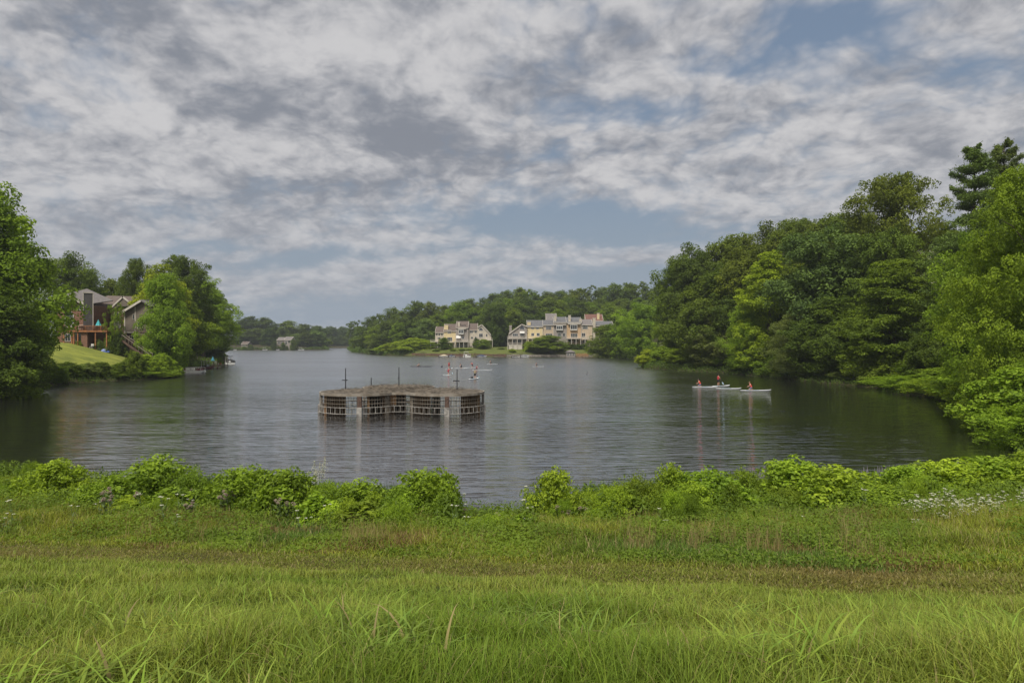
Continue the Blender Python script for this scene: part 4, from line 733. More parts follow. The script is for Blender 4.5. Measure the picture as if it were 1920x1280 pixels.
# ------------------------------------------------------------------ houses: shared pieces
def window(root, x0, x1, y, z0, z1, nx=2, nz=1, fr='white', depth=.10, name='window', arch=False):
    f = MB(); t = max(.05, min(.12, (x1 - x0) * .08)); yf = y - depth
    f.box(x0, x0 + t, yf, y, z0, z1); f.box(x1 - t, x1, yf, y, z0, z1); f.box(x0 + t, x1 - t, yf, y, z0, z0 + t)
    if not arch: f.box(x0 + t, x1 - t, yf, y, z1 - t, z1)
    for i in range(1, nx): xx = x0 + (x1 - x0) * i / nx; f.box(xx - t * .35, xx + t * .35, yf + .01, y, z0 + t, z1 - t)
    for i in range(1, nz): zz = z0 + (z1 - z0) * i / nz; f.box(x0 + t, x1 - t, yf + .02, y, zz - t * .3, zz + t * .3)
    g_ = MB(); cx = (x0 + x1) / 2; r_ = (x1 - x0) / 2
    if arch:
        N = 12; A = [(math.cos(math.pi * i / N), math.sin(math.pi * i / N)) for i in range(N + 1)]
        for i in range(N):
            p = [(cx + A[i][0] * r_, z1 + A[i][1] * r_), (cx + A[i + 1][0] * r_, z1 + A[i + 1][1] * r_), (cx + A[i + 1][0] * (r_ - t), z1 + A[i + 1][1] * (r_ - t)), (cx + A[i][0] * (r_ - t), z1 + A[i][1] * (r_ - t))]; f.prism(p, yf, y)
        g_.prism([(cx + a * (r_ - t), z1 + b_ * (r_ - t)) for a, b_ in A], y - .05, y + .0)
    g_.box(x0 + t * .9, x1 - t * .9, y - .048, y - .004, z0 + t * .9, z1 - t * .0 if arch else z1 - t * .9)
    fo = f.build(name, M[fr], root); g_.build('pane', M['glass'], fo)
def deck(root, x0, x1, y0, y1, z, zg, post=3, mat_='offw', rail=1.0, name='deck'):
    mb = MB(); mb.box(x0, x1, y0, y1, z - .28, z); o = mb.build(name, M[mat_], root)
    r_ = MB(); r_.box(x0, x1, y0, y0 + .08, z + rail - .1, z + rail); r_.box(x0, x1, y0 + .01, y0 + .07, z + .1, z + .18)
    n = max(4, int((x1 - x0) / .35)); 
    for i in range(n + 1): xx = x0 + .03 + (x1 - x0 - .06) * i / n; w_ = .06 if i % 6 == 0 else .025; r_.box(xx - w_, xx + w_, y0 + .015, y0 + .065, z, z + rail - .1)
    r_.build('railing', M[mat_], o)
    for i in range(post): xx = x0 + .15 + (x1 - x0 - .3) * i / max(1, post - 1); MB().box(xx - .11, xx + .11, y0 + .1, y0 + .32, zg - .5, z - .28).build('deck_post', M[mat_], root)
def chimney(root, x0, x1, y0, y1, z0, z1, m_, cap='offw'):
    c = MB().box(x0, x1, y0, y1, z0, z1).build('chimney', M[m_], root); MB().box(x0 - .08, x1 + .08, y0 - .08, y1 + .08, z1, z1 + .22).build('chimney_cap', M[cap], c)
def gableroof(root, x0, x1, y0, y1, ze, zr, m_, trim='offw', back=True):     # ridge along x, front slope visible
    ym = (y0 + y1) / 2; r_ = MB(); r_.quadslab((x0, y0 - .35, ze - .1), (x1, y0 - .35, ze - .1), (x1, ym, zr), (x0, ym, zr), .18)
    if back: r_.quadslab((x1, y1 + .35, ze - .1), (x0, y1 + .35, ze - .1), (x0, ym, zr - .004), (x1, ym, zr - .004), .18)
    o = r_.build('roof', M[m_], root); t = MB().box(x0, x1, y0 - .42, y0 - .352, ze - .34, ze - .06); t.build('fascia', M[trim], o)
    mb = MB()
    for xx in (x0 - .09, x1 - .03):
        mb.quadslab((xx, y0 - .4, ze - .02), (xx + .12, y0 - .4, ze - .02), (xx + .12, ym, zr + .08), (xx, ym, zr + .08), .34)
    mb.build('rake_trim', M[trim], o)
    g_ = MB()
    for xx in (x0 + .02, x1 - .22): g_.v += []; b_ = len(g_.v); g_.add([(xx, y0, ze - .15), (xx + .2, y0, ze - .15), (xx + .2, ym, zr - .25), (xx, ym, zr - .25), (xx, y1, ze - .15), (xx + .2, y1, ze - .15)], [(0, 3, 4), (1, 5, 2), (0, 1, 2, 3), (3, 2, 5, 4)])
    return g_
def unit(lbl, px0, px1, d, row_g, row_e, row_r, wallm, roofm, wins=(), chims=(), decks=(), depth=10, grp='attached houses', bays=(), trimx=True, awn=(), balc=(), dorm=()):
    x0, x1 = X(px0, d), X(px1, d); zg, ze, zr = Z(row_g, d), Z(row_e, d), Z(row_r, d + depth / 2)
    root = empty('townhouse', ((x0 + x1) / 2, d, zg), lbl, 'house', grp)
    gb = gableroof(root, x0, x1, d, d + depth, ze, zr, roofm)
    w_ = MB().box(x0, x1, d, d + depth, zg - 3, ze - .15); w_.v += []; b_ = len(w_.v); w_.add(gb.v, gb.f); w_.build('wall', M[wallm], root)
    if trimx:
        mb = MB()
        for xx in (x0 + .02, x1 - .16): mb.box(xx, xx + .14, d - .04, d, zg, ze - .35)
        mb.build('corner_trim', M['offw'], root)
    for (a, b_, r0, r1, nx, nz) in wins: window(root, X(a, d), X(b_, d), d, Z(r1, d), Z(r0, d), nx, nz)
    for (a, b_, r0, r1) in bays:
        o = MB().box(X(a, d), X(b_, d), d - .9, d - .002, Z(r1, d), Z(r0, d)).build('bay_window', M['white'], root)
        xx0, xx1, z0, z1 = X(a, d), X(b_, d), Z(r1, d), Z(r0, d); g_ = MB(); n = 3
        for i in range(n): u0 = xx0 + .15 + (xx1 - xx0 - .3) * i / n; u1 = xx0 + .15 + (xx1 - xx0 - .3) * (i + 1) / n; g_.box(u0 + .07, u1 - .07, d - .925, d - .895, z0 + .55, z1 - .35)
        g_.build('pane', M['glass'], o)
    for (a, b_, r0) in chims: chimney(root, X(a, d), X(b_, d), d + .8, d + 2.2, zg, Z(r0, d), 'paleside' if wallm != 'yelsid' else 'yelsid')
    for (a, b_, r0, dp, np_) in decks: deck(root, X(a, d), X(b_, d), d - dp, d - .003, Z(r0, d - dp), zg, np_)
    for (a, b_, r0) in balc: deck(root, X(a, d), X(b_, d), d - 1.0, d - .003, Z(r0, d), zg, 0, 'offw', .9, 'balcony')
    for (a, b_, r0, r1) in awn: MB().quadslab((X(a, d), d - 1.5, Z(r1, d)), (X(b_, d), d - 1.5, Z(r1, d)), (X(b_, d), d - .004, Z(r0, d)), (X(a, d), d - .004, Z(r0, d)), .05).build('awning', M['white'], root)
    for (a, b_, r0, r1, rt) in dorm:
        o = MB().box(X(a, d), X(b_, d), d + 1.2, d + 5, ze - .1, Z(r0, d)).build('dormer', M[wallm], root); window(o.parent, X(a, d) + .3, X(b_, d) - .3, d + 1.2, Z(r1, d), Z(r0, d) - .25, 2, 1)
        MB().quadslab((X(a, d) - .2, d + .9, Z(r0, d)), (X(b_, d) + .2, d + .9, Z(r0, d)), (X(b_, d) + .2, d + 5, Z(rt, d)), (X(a, d) - .2, d + 5, Z(rt, d)), .15).build('dormer_roof', M[roofm], root)
    return root
def gablefront(lbl, pts, d, row_g, wallm, roofm, wins, grp, arch=None, decks=(), chims=(), depth=10, awn=()):
    xs = [X(p, d) for p, r_ in pts]; zs = [Z(r_, d) for p, r_ in pts]; zg = Z(row_g, d); root = empty('townhouse', ((xs[0] + xs[-1]) / 2, d, zg), lbl, 'house', grp)
    poly = [(xs[0], zg - 3)] + list(zip(xs, zs)) + [(xs[-1], zg - 3)]; MB().prism(poly[::-1], d, d + depth).build('wall', M[wallm], root)
    r_ = MB(); t = MB()
    for i in range(len(xs) - 1):
        r_.quadslab((xs[i], d - .4, zs[i] + .2), (xs[i + 1], d - .4, zs[i + 1] + .2), (xs[i + 1], d + depth, zs[i + 1] + .2), (xs[i], d + depth, zs[i] + .2), .18)
        t.quadslab((xs[i], d - .5, zs[i] + .25), (xs[i + 1], d - .5, zs[i + 1] + .25), (xs[i + 1], d - .41, zs[i + 1] + .25), (xs[i], d - .41, zs[i] + .25), .45)
    o = r_.build('roof', M[roofm], root); t.build('rake_trim', M['offw'], o)
    mb = MB()
    for xx in (xs[0] + .02, xs[-1] - .2): mb.box(xx, xx + .18, d - .04, d, zg, min(zs[0], zs[-1]))
    mb.build('corner_trim', M['offw'], root)
    for (a, b_, r0, r1, nx, nz) in wins: window(root, X(a, d), X(b_, d), d, Z(r1, d), Z(r0, d), nx, nz)
    if arch: a, b_, r0, r1 = arch; window(root, X(a, d), X(b_, d), d, Z(r1, d), Z(r0, d) - (X(b_, d) - X(a, d)) / 2, 3, 1, name='arched_window', arch=True)
    for (a, b_, r0) in chims: chimney(root, X(a, d), X(b_, d), d + .8, d + 2.2, zg, Z(r0, d), wallm)
    for (a, b_, r0, dp, np_) in decks: deck(root, X(a, d), X(b_, d), d - dp, d - .003, Z(r0, d - dp), zg, np_)
    for (a, b_, r0, r1) in awn: MB().quadslab((X(a, d), d - 1.5, Z(r1, d)), (X(b_, d), d - 1.5, Z(r1, d)), (X(b_, d), d - .004, Z(r0, d)), (X(a, d), d - .004, Z(r0, d)), .05).build('awning', M['white'], root)
    return root
# left block
GA = 'attached houses of the left block'
unit('low brown-roofed end unit at the left of the left block', 816, 831.9, 346, 650, 623, 612, 'paleside', 'roofb', [(817.5, 820.5, 624, 629, 2, 1), (822, 825, 624, 629, 2, 1), (827, 830, 624, 629, 2, 1), (820, 826, 632, 635, 2, 1)], decks=[(808, 822, 640, 3.0, 3)], grp=GA)
unit('cream-yellow unit with a wide chimney in the left block', 832, 854.9, 345, 651, 620.5, 607, 'yelsid', 'roofb', [(839, 846, 618.5, 625, 3, 1), (838.5, 848, 632, 640, 3, 1), (844, 849, 643, 650, 2, 1)], chims=[(832.5, 840, 609)], decks=[(834, 853, 641, 2.5, 3)], grp=GA)
unit('tallest grey-tan unit with roof dormer and balcony in the left block', 855, 877.9, 343.5, 651, 614, 602, 'greysid', 'roofb', [(865.5, 870.5, 630, 636, 2, 1), (857, 864, 643, 650, 2, 1), (867, 873, 643, 650, 2, 1)], chims=[(858, 862, 604)], bays=[(860, 869.5, 617, 626.5)], balc=[(859, 874, 616)], awn=[(855.5, 864, 629, 634)], decks=[(853.5, 887, 640, 2.8, 5)], dorm=[(865, 872, 609, 613.5, 606)], grp=GA)
unit('beige unit with white-trimmed sloping gable beside the arched unit', 878, 894.9, 345, 651, 618.5, 606, 'paleside', 'roofb', [(881, 887, 618.5, 624, 2, 1), (890, 894, 619, 624, 2, 1), (883, 887, 631, 635, 1, 1), (890, 894, 631, 635, 1, 1)], grp=GA)
gablefront('pale gable-fronted unit with arched window at the right of the left block', [(895, 614), (903, 608.5), (913, 618.5), (921, 628)], 344, 651, 'paleside', 'roofb', [(898, 905.5, 625, 632, 2, 1), (911, 914, 626, 631, 1, 1)], GA, arch=(898, 905.5, 614.5, 620), decks=[(908, 924, 637, 2.5, 3)])
# right block
GB = 'attached houses of the right block'
gablefront('grey gable-fronted end unit with arched window and two white porches', [(953.5, 626), (978, 608), (987.9, 612)], 330, 655, 'greysid', 'roofg', [(961, 971.5, 625, 631, 3, 1), (975, 983, 625.5, 631, 3, 1), (961, 967, 637, 643, 2, 1), (970, 978, 637, 643, 2, 1)], GB, arch=(974.5, 983.5, 611, 618), decks=[(951.5, 988, 634, 3.0, 5), (953, 979, 646, 2.7, 4)], chims=[(955, 959.5, 611)], awn=[(974.5, 983.5, 621, 624.5)])
unit('cream-yellow unit with two upper windows in the right block', 988, 1017.9, 331, 655, 612, 600, 'yelsid', 'roofg', [(996, 1001, 611.5, 617, 2, 1), (1005, 1010.5, 611.5, 617, 2, 1), (996, 1001.5, 624, 630, 2, 1), (1006, 1012, 624, 630, 2, 1)], chims=[(989, 995, 603.5)], decks=[(990, 1012, 634, 2.5, 4)], grp=GB)
unit('tan unit left of the tallest units of the right block', 1018, 1037.9, 331.5, 655, 609, 600, 'tansid', 'roofg', [(1023.5, 1034, 610, 618, 4, 2), (1023, 1036, 625, 631, 4, 1)], grp=GB)
unit('tall grey unit with balcony and white bay window in the right block', 1038, 1061.9, 330, 655, 604, 594, 'greysid', 'roofg', [(1045, 1052, 624, 631, 3, 1), (1055, 1060, 624, 631, 2, 1)], chims=[(1039, 1043.5, 592.5)], bays=[(1043, 1055, 610, 619)], balc=[(1037.5, 1061, 608.5)], dorm=[(1045, 1054, 601.5, 605, 598)], grp=GB)
unit('ochre unit with tall cream chimney and bay window in the right block', 1062, 1089.9, 330.5, 655, 605, 594.5, 'tanor', 'roofg', [(1070, 1083, 625, 633, 4, 1), (1066, 1073, 636, 642, 2, 1), (1076, 1083, 636, 642, 2, 1)], chims=[(1066, 1070.5, 591.5), (1086.5, 1091, 598)], bays=[(1069, 1082, 608, 619)], balc=[(1065, 1088, 607)], dorm=[(1072, 1083, 602, 605.5, 599)], decks=[(1062, 1105, 634, 2.5, 6)], grp=GB)
unit('beige unit with skylight roof right of the ochre unit', 1090, 1110.9, 331, 655, 608.5, 598.5, 'tansid', 'roofl', [(1092, 1102, 608.8, 617, 4, 2), (1090.5, 1097.5, 624, 632, 2, 1), (1093, 1101, 636, 642, 2, 1)], chims=[(1112, 1117, 596.5)], grp=GB)
unit('right end unit of the right block mostly hidden by trees', 1111, 1150, 333, 655, 610, 602, 'greysid', 'roofg', [(1118, 1124, 614, 620, 2, 1)], grp=GB)
unit('red-roofed house rising behind the right block', 1098, 1131, 362, 640, 601, 589, 'yelsid', 'roofr', [(1110, 1114, 603, 606, 2, 1)], chims=[(1120, 1124.5, 587.5)], grp=None)
unit('pale house ridge peeking behind the tall grey unit', 1024, 1044, 352, 640, 600, 587.5, 'paleside', 'roofl', [(1030, 1034, 601, 604, 2, 1)], grp=None)
MB().box(X(953, 327.5), X(979, 327.5), 327.4, 329.6, Z(658, 327.5), Z(646.5, 327.5)).build('foundation', M['offw'], None)
fo_ = bpy.data.objects['foundation']; tag(fo_, 'whitewashed basement storey under the porches of the grey gable end unit', 'basement wall')
# far left houses
r = unit('small white-framed house among trees on the far left shore', 533, 546, 548, 655, 637, 631, 'greysid', 'roofl', [(535, 538, 640, 646, 1, 1), (540, 544, 638, 643, 1, 1)], grp=None, depth=12)
unit('dark-walled wing with pale roof left of the small white-framed far house', 519, 532, 551, 655, 637, 632, 'brownsid', 'roofl', [(521, 525, 640, 645, 2, 1), (527, 530, 640, 645, 2, 1)], grp=None, depth=12)
unit('dark brown house with low roof at the left of the far shore', 452, 464, 552, 655, 645, 640, 'brownsid', 'roofb', [(455, 461, 648, 651, 3, 1)], grp=None, depth=10)
unit('grey-white house glimpsed through the trees high on the right bank', 1722, 1768, 138, 545, 484, 468, 'paleside', 'roofl', [(1726, 1732, 500, 512, 2, 2), (1738, 1744, 506, 522, 2, 2), (1756, 1764, 500, 520, 2, 2)], grp=None, depth=10)

# ------------------------------------------------------------------ left house
HG = Z(641, 141)
LH = empty('brick_house', (X(140, 141), 141, HG), 'red brick house with charcoal chimney, arched window and deck above the lawn', 'house')
d = 141; q = lambda px, row, dd=141: (X(px, dd), Z(row, dd))
MB().prism([q(108, 660), q(108, 563), q(126, 556), q(168, 573), q(168, 660)][::-1], d, d + 9).build('brick_wall', M['brick'], LH)
o = MB().quadslab((X(102, d), d - .8, Z(563, d)), (X(137, d), d - .8, Z(563.5, d)), (X(130, d), d + 7, Z(552, d + 7)), (X(102, d), d + 7, Z(550, d + 7)), .2); 
o.quadslab((X(124, d), d - .8, Z(553, d)), (X(168, d), d - .8, Z(570.5, d)), (X(170, d), d + 8, Z(563, d + 8)), (X(118, d), d + 8, Z(541, d + 8)), .2); ro = o.build('roof', M['roofl'], LH)
f_ = MB(); f_.quadslab((X(102, d), d - .95, Z(561.8, d)), (X(137, d), d - .95, Z(562.8, d)), (X(137, d), d - .81, Z(562.8, d)), (X(102, d), d - .81, Z(561.8, d)), .3); f_.quadslab((X(124, d), d - .95, Z(552, d)), (X(168, d), d - .95, Z(570, d)), (X(168, d), d - .81, Z(570, d)), (X(124, d), d - .81, Z(552, d)), .4); f_.build('fascia', M['offw'], ro)
window(LH, X(115, d), X(131, d), d, Z(578.5, d), Z(566.5, d), 3, 1, 'offw'); window(LH, X(145, d), X(166, d), d, Z(582, d), Z(571.5, d), 5, 1, 'offw')
window(LH, X(122, d), X(138.5, d), d, Z(617, d), Z(591.5, d), 4, 5, 'white', name='arched_window', arch=True)
ch = MB().rbox((X(168, d), d - .5, HG - 1), (1.7, 1.15, Z(550, d) - HG + 1), R(33)).build('chimney', M['chims'], LH); MB().rbox((X(168, d), d - .5, Z(550, d)), (1.9, 1.35, .18), R(33)).build('chimney_cap', M['offw'], ch)
t = MB(); a33 = R(33)
for sx, sy in ((-1, -1), (1, -1), (-1, 1)): cx, cy = sx * .85, sy * .575; t.rbox((X(168, d) + cx * math.cos(a33) - cy * math.sin(a33), d - .5 + cx * math.sin(a33) + cy * math.cos(a33), HG if sx > 0 else Z(582, d)), (.13, .13, Z(550, d) - (HG if sx > 0 else Z(582, d)) - .01), a33)
t.build('corner_trim', M['offw'], ch)
zd = Z(619.5, 138.3)
o = MB().box(X(119, 138), X(203, 138), 137.6, 140.99, zd - .32, zd).build('deck', M['deck'], LH)
r_ = MB(); x0, x1 = X(119, 138), X(203, 138); r_.box(x0, x1, 137.62, 137.72, zd + .92, zd + 1.0)
for i in range(42): xx = x0 + (x1 - x0) * i / 41; w_ = .05 if i % 7 == 0 else .018; r_.box(xx - w_, xx + w_, 137.63, 137.71, zd, zd + .93)
r_.build('railing', M['deck'], o)
for px in (121, 136, 139.5, 147, 180, 201): x = X(px, 138); MB().box(x - .1, x + .1, 137.75, 137.95, HG - 1.4, zd - .32).build('deck_post', M['deck'], LH)
MB().box(X(155, 138.5), X(166.5, 138.5), 138.0, 140.9, HG - 1.4, zd - .33).build('brick_pier', M['brick'], LH)
window(LH, X(122, d), X(133, d), d - .01, Z(640, d), Z(625, d), 2, 1, 'offw', name='patio_door'); window(LH, X(141, d), X(153, d), d - .01, Z(640, d), Z(625, d), 2, 1, 'offw', name='patio_door')
window(LH, X(147, d), X(157, d), d, Z(617, d), Z(609, d), 2, 1, 'offw')
MW = empty('house_wing', (X(205, 148), 148, HG), 'middle wing with wide brown-grey roof behind the garden tree', 'house')
d = 148; MB().prism([q(170, 660, d), q(170, 578, d), q(255, 578, d), q(255, 660, d)][::-1], d, d + 8).build('wall', M['brickd'], MW)
ro = MB().quadslab((X(172, d), d - .6, Z(577, d)), (X(222, d), d - .6, Z(577, d)), (X(231, d), d + 7, Z(556, d + 7)), (X(165, d), d + 7, Z(554, d + 7)), .2).build('roof', M['roofb'], MW)
MB().prism([q(213, 574, d), q(232, 557, d), q(243, 566, d), q(243, 574, d)][::-1], d - .3, d + .1).build('gable', M['brownsid'], MW)
g2 = MB(); g2.quadslab((X(211, d), d - .5, Z(574.5, d)), (X(232, d), d - .5, Z(555, d)), (X(232, d), d - .31, Z(555, d)), (X(211, d), d - .31, Z(574.5, d)), .3); g2.quadslab((X(232, d), d - .5, Z(555, d)), (X(245, d), d - .5, Z(566, d)), (X(245, d), d - .31, Z(566, d)), (X(232, d), d - .31, Z(555, d)), .3); g2.build('fascia', M['offw'], ro)
window(MW, X(178, d), X(190, d), d, Z(590, d), Z(582, d), 3, 1, 'offw'); window(MW, X(214, d), X(226, d), d, Z(615, d), Z(585, d), 3, 2, 'offw')
RW = empty('grey_house', (X(245, 142), 142, HG), 'grey-brown vertical-sided house with slanting grey roof beside the wooden stairs', 'house')
d = 142; MB().prism([q(234, 623.5, d), q(234, 583, d), q(256, 569, d), q(266, 565, d), q(285, 575, d), q(285, 623.5, d)][::-1], d, d + 9).build('wall', M['brownsid'], RW)
MB().box(X(235.5, d), X(285, d), d + .3, d + 8.5, HG - 3, Z(623.6, d)).build('basement_wall', M['brickd'], RW)
ro = MB().quadslab((X(231, d), d - .6, Z(583, d)), (X(266, d), d - .6, Z(562, d)), (X(264, d), d + 9, Z(560, d + 9)), (X(214, d), d + 9, Z(567, d + 9)), .2).quadslab((X(266, d), d - .6, Z(562, d)), (X(287, d), d - .6, Z(574, d)), (X(287, d), d + 9, Z(574, d)), (X(266, d), d + 9, Z(562.3, d)), .2).build('roof', M['roofl'], RW)
g3 = MB().quadslab((X(230, d), d - .75, Z(584.5, d)), (X(266, d), d - .75, Z(562.5, d)), (X(266, d), d - .61, Z(562.5, d)), (X(230, d), d - .61, Z(584.5, d)), .42); g3.build('fascia', M['offw'], ro)
t = MB(); t.box(X(233, d), X(234.8, d), d - .06, d, HG, Z(585, d)); t.box(X(253, d), X(254.4, d), d - .06, d, Z(623, d), Z(574, d)); t.box(X(234.8, d), X(253, d), d - .06, d, Z(624, d), Z(622.3, d)); t.build('corner_trim', M['offw'], RW)
window(RW, X(248.5, d), X(252.5, d), d, Z(598.5, d), Z(589, d), 1, 1, 'offw'); window(RW, X(241, d), X(250, d), d + .3, Z(636, d), Z(629, d), 2, 1, 'offw'); window(RW, X(258, d), X(268, d), d, Z(618, d), Z(604, d), 2, 1, 'offw')
o = MB().box(X(254, 140), X(278, 140), 139.6, 141.98, Z(627.5, 140), Z(625.5, 140)).build('balcony', M['oldwood'], RW); r_ = MB(); r_.box(X(254, 140), X(278, 140), 139.62, 139.7, Z(617, 140), Z(616, 140))
for i in range(15): xx = X(254 + 24 * i / 14, 140); r_.box(xx - .03, xx + .03, 139.63, 139.69, Z(625.5, 140), Z(617, 140))
r_.build('railing', M['dwood'], o)
ST = empty('wooden_stairs', (X(232, 138), 138, HG), 'dark brown wooden staircase running down the lawn from the grey house', 'stairs')
pa, pb = Vector((X(232, 139), 139, Z(637, 139))), Vector((X(283, 132.5), 132.5, Z(673, 132.5)))
n = 22; tr = MB(); 
for i in range(n): p = pa.lerp(pb, i / n); tr.rbox((p.x, p.y, p.z), (.36, 1.3, .06), R(0))
tr.build('treads', M['dwood'], ST)
for s, nm in ((-.65, 'side'), (.65, 'side')):
    b_ = MB(); o_ = Vector((0, s, 0)); b_.quadslab(pa + o_ + Vector((0, -.04, .1)), pb + o_ + Vector((0, -.04, .1)), pb + o_ + Vector((0, .04, .1)), pa + o_ + Vector((0, .04, .1)), .4); k = b_.build('stringer', M['dwood'], ST)
    h = MB(); h.tube([pa + o_ + Vector((0, 0, 1)), pb + o_ + Vector((0, 0, 1))], .06, 5)
    for i in range(9): p = pa.lerp(pb, i / 8) + o_; h.tube([p, p + Vector((0, 0, 1))], .05, 4)
    h.build('handrail', M['oldwood'], ST)
def umbrella(px, d, zb, row_t, row_b, wpx, m_, label, pole='oldwood'):
    x = X(px, d); zt, zc, r0 = Z(row_t, d), Z(row_b, d), wpx * d / F / 2; u = empty('umbrella', (x, d, zb), label, 'umbrella'); MB().tube([(x, d, zb), (x, d, zt)], .04, 6).build('pole', M[pole], u)
    mb = MB(); n = 16; prof_ = [(.03, zt + .05), (r0 * .45, zc + (zt - zc) * .55), (r0, zc)]; b_ = 0
    for k, (r_, z) in enumerate(prof_):
        for i in range(n): a = 6.283 * i / n; rr_ = r_ * (1 - .22 * (i % 2) * (k > 0)); mb.v.append((x + rr_ * math.cos(a), d + rr_ * math.sin(a), z))
    for k in range(2):
        for i in range(n): j = (i + 1) % n; mb.f.append((k * n + i, k * n + j, (k + 1) * n + j, (k + 1) * n + i))
    mb.build('canopy', M[m_], u)
umbrella(184.5, 138.9, zd, 599.5, 611, 11, 'teal', 'half-closed teal parasol on the orange wooden deck')
def chair(px, d, z, label, m_='dsteel', s=1.0, rz=0):
    x = X(px, d); c = empty('chair', (x, d, z), label, 'chair', 'patio chairs by the brick house', rz)
    def P_(mb, n_): vs = mb.v; mb.v = [(a * s + x, b_ * s + d, e * s + z) for a, b_, e in vs]; return mb.build(n_, M[m_], c)
    P_(MB().box(-.27, .27, -.25, .25, .40, .45), 'seat'); P_(MB().box(-.27, .27, .22, .27, .5, .98), 'backrest')
    for a in (-.25, .25):
        for b_ in (-.23, .23): P_(MB().box(a - .02, a + .02, b_ - .02, b_ + .02, 0, .40 if b_ < 0 else .5), 'leg')
for i, px in enumerate((124, 128, 133, 149, 156, 176, 192)): chair(px, 139.2, zd, ORD[i] + ' patio chair from the left on the orange deck', 'dsteel' if i > 2 else 'white')
def table(px, d, z, label, w_=.6, m_='dsteel'):
    x = X(px, d); c = empty('table', (x, d, z), label, 'table'); MB().lathe((x, d, z), [(0, .74), (w_, .74), (w_, .70), (0, .70)], 14).build('tabletop', M[m_], c); MB().tube([(x, d, z), (x, d, z + .70)], .05, 6).build('pedestal', M[m_], c)
table(152.5, 139.0, zd, 'round patio table between the chairs on the deck'); table(183, 139.0, zd, 'round patio table beside the teal parasol')
table(178, 138.0, h1(X(178, 138), 138), 'dark garden table under the deck'); 
for i, px in enumerate((172, 185)): chair(px, 138.2, h1(X(px, 138.2), 138.2), ['garden chair left of the dark table under the deck', 'garden chair right of the dark table under the deck'][i], 'white')
tp = MB(); x, y = X(198, 138), 138; z = h1(x, y); tp.add([(x - 1.0, y - .5, z), (x + 1.0, y - .5, z), (x + .9, y + .5, z), (x - .9, y + .5, z), (x - .5, y, z + .7), (x + .4, y + .1, z + .6)], [(0, 1, 5, 4), (1, 2, 5), (2, 3, 4, 5), (3, 0, 4), (3, 2, 1, 0)]); tag(tp.build('tarp', M['tarp'], None), 'bright blue tarpaulin heaped on the ground beside the deck', 'tarp')

# ------------------------------------------------------------------ boats
def loft(stations, n=10, close=True):
    """stations: (x, halfwidth, z_top, z_bot); hull running along x"""
    mb = MB()
    for (x, w_, zt, zb_) in stations:
        for k in range(n + 1): a = math.pi * k / n; mb.v.append((x, -math.cos(a) * w_, zt - (zt - zb_) * math.sin(a) ** .7))
    m = n + 1
    for i in range(len(stations) - 1):
        for k in range(n): mb.f.append((i * m + k, i * m + k + 1, (i + 1) * m + k + 1, (i + 1) * m + k))
        mb.f.append((i * m, (i + 1) * m, (i + 1) * m + n, i * m + n))
    for i in (0, len(stations) - 1): mb.f.append(tuple(range(i * m, i * m + m)))
    return mb
def moved(mb, x, y, z, rz=0, s=1.0):
    ca, sa = math.cos(rz), math.sin(rz); mb.v = [(x + s * (a * ca - b_ * sa), y + s * (a * sa + b_ * ca), z + s * c) for a, b_, c in mb.v]; return mb
def hullst(L, B, H_): return [(-L / 2, B * .42, H_, .05), (-L * .25, B * .5, H_, -.12), (0, B * .5, H_ * 1.02, -.15), (L * .25, B * .4, H_ * 1.1, -.12), (L * .42, B * .17, H_ * 1.2, 0), (L * .5, .02, H_ * 1.28, H_ * .8)]
def motorboat(px, row, lpx, label, cover=None, canopy=None, rz=0, hullm='hull', grp=None, hh=.6):
    d = D(row); x = X(px, d); L = lpx * d / F; r_ = empty('motor_boat', (x, d, 0), label, 'boat', grp); B = max(1.6, L * .34)
    h = moved(loft(hullst(L, B, hh)), x, d, 0, rz).build('hull', M[hullm], r_); moved(MB().box(-L * .45, L * .2, -B * .5 - .02, B * .5 + .02, hh * .82, hh * .92), x, d, 0, rz).build('rub_rail', M['dsteel'], h)
    if cover: moved(loft([(-L * .48, B * .3, hh + .15, hh - .05), (-L * .2, B * .46, hh + .55, hh - .02), (L * .1, B * .42, hh + .6, hh - .02), (L * .42, B * .12, hh + .15, hh)], 8), x, d, 0, rz).build('cover', M[cover], r_) if False else moved(coverm(L, B, hh), x, d, 0, rz).build('cover', M[cover], r_)
    else:
        moved(MB().prism([(-.1, hh), (.05, hh + .5), (.12, hh + .5), (.25, hh)], -B * .4, B * .4), x, d, 0, rz).build('windscreen', M['glass'], r_)
        for a in (-.9, .6): moved(MB().box(-L * .3 + a * .3, -L * .3 + a * .3 + .5, -.35, .35, hh - .1, hh + .35), x, d, 0, rz).build('seat', M['black'], r_)
    moved(MB().box(-L / 2 - .35, -L / 2, -.15, .15, -.1, hh + .35), x, d, 0, rz).build('outboard_motor', M['black'], r_)
    if canopy:
        moved(MB().box(-L * .38, L * .14, -B * .48, B * .48, hh + 1.45, hh + 1.53), x, d, 0, rz).build('canopy', M[canopy], r_)
        for a in (-L * .36, L * .12):
            for b_ in (-B * .46, B * .46): moved(MB().box(a - .03, a + .03, b_ - .03, b_ + .03, hh - .05, hh + 1.45), x, d, 0, rz).build('canopy_pole', M['white'], r_)
def coverm(L, B, hh):
    mb = MB(); st_ = [(-L * .5, B * .42, .1), (-L * .25, B * .5, .38), (0, B * .5, .62), (L * .22, B * .42, .45), (L * .44, B * .14, .12)]; n = 6
    for (x, w_, k) in st_:
        for i in range(n + 1): a = math.pi * i / n; mb.v.append((x, -math.cos(a) * (w_ + .04), hh - .04 + k * math.sin(a)))
    for i in range(len(st_) - 1):
        for k in range(n): mb.f.append((i * (n + 1) + k, (i + 1) * (n + 1) + k, (i + 1) * (n + 1) + k + 1, i * (n + 1) + k + 1))
    return mb
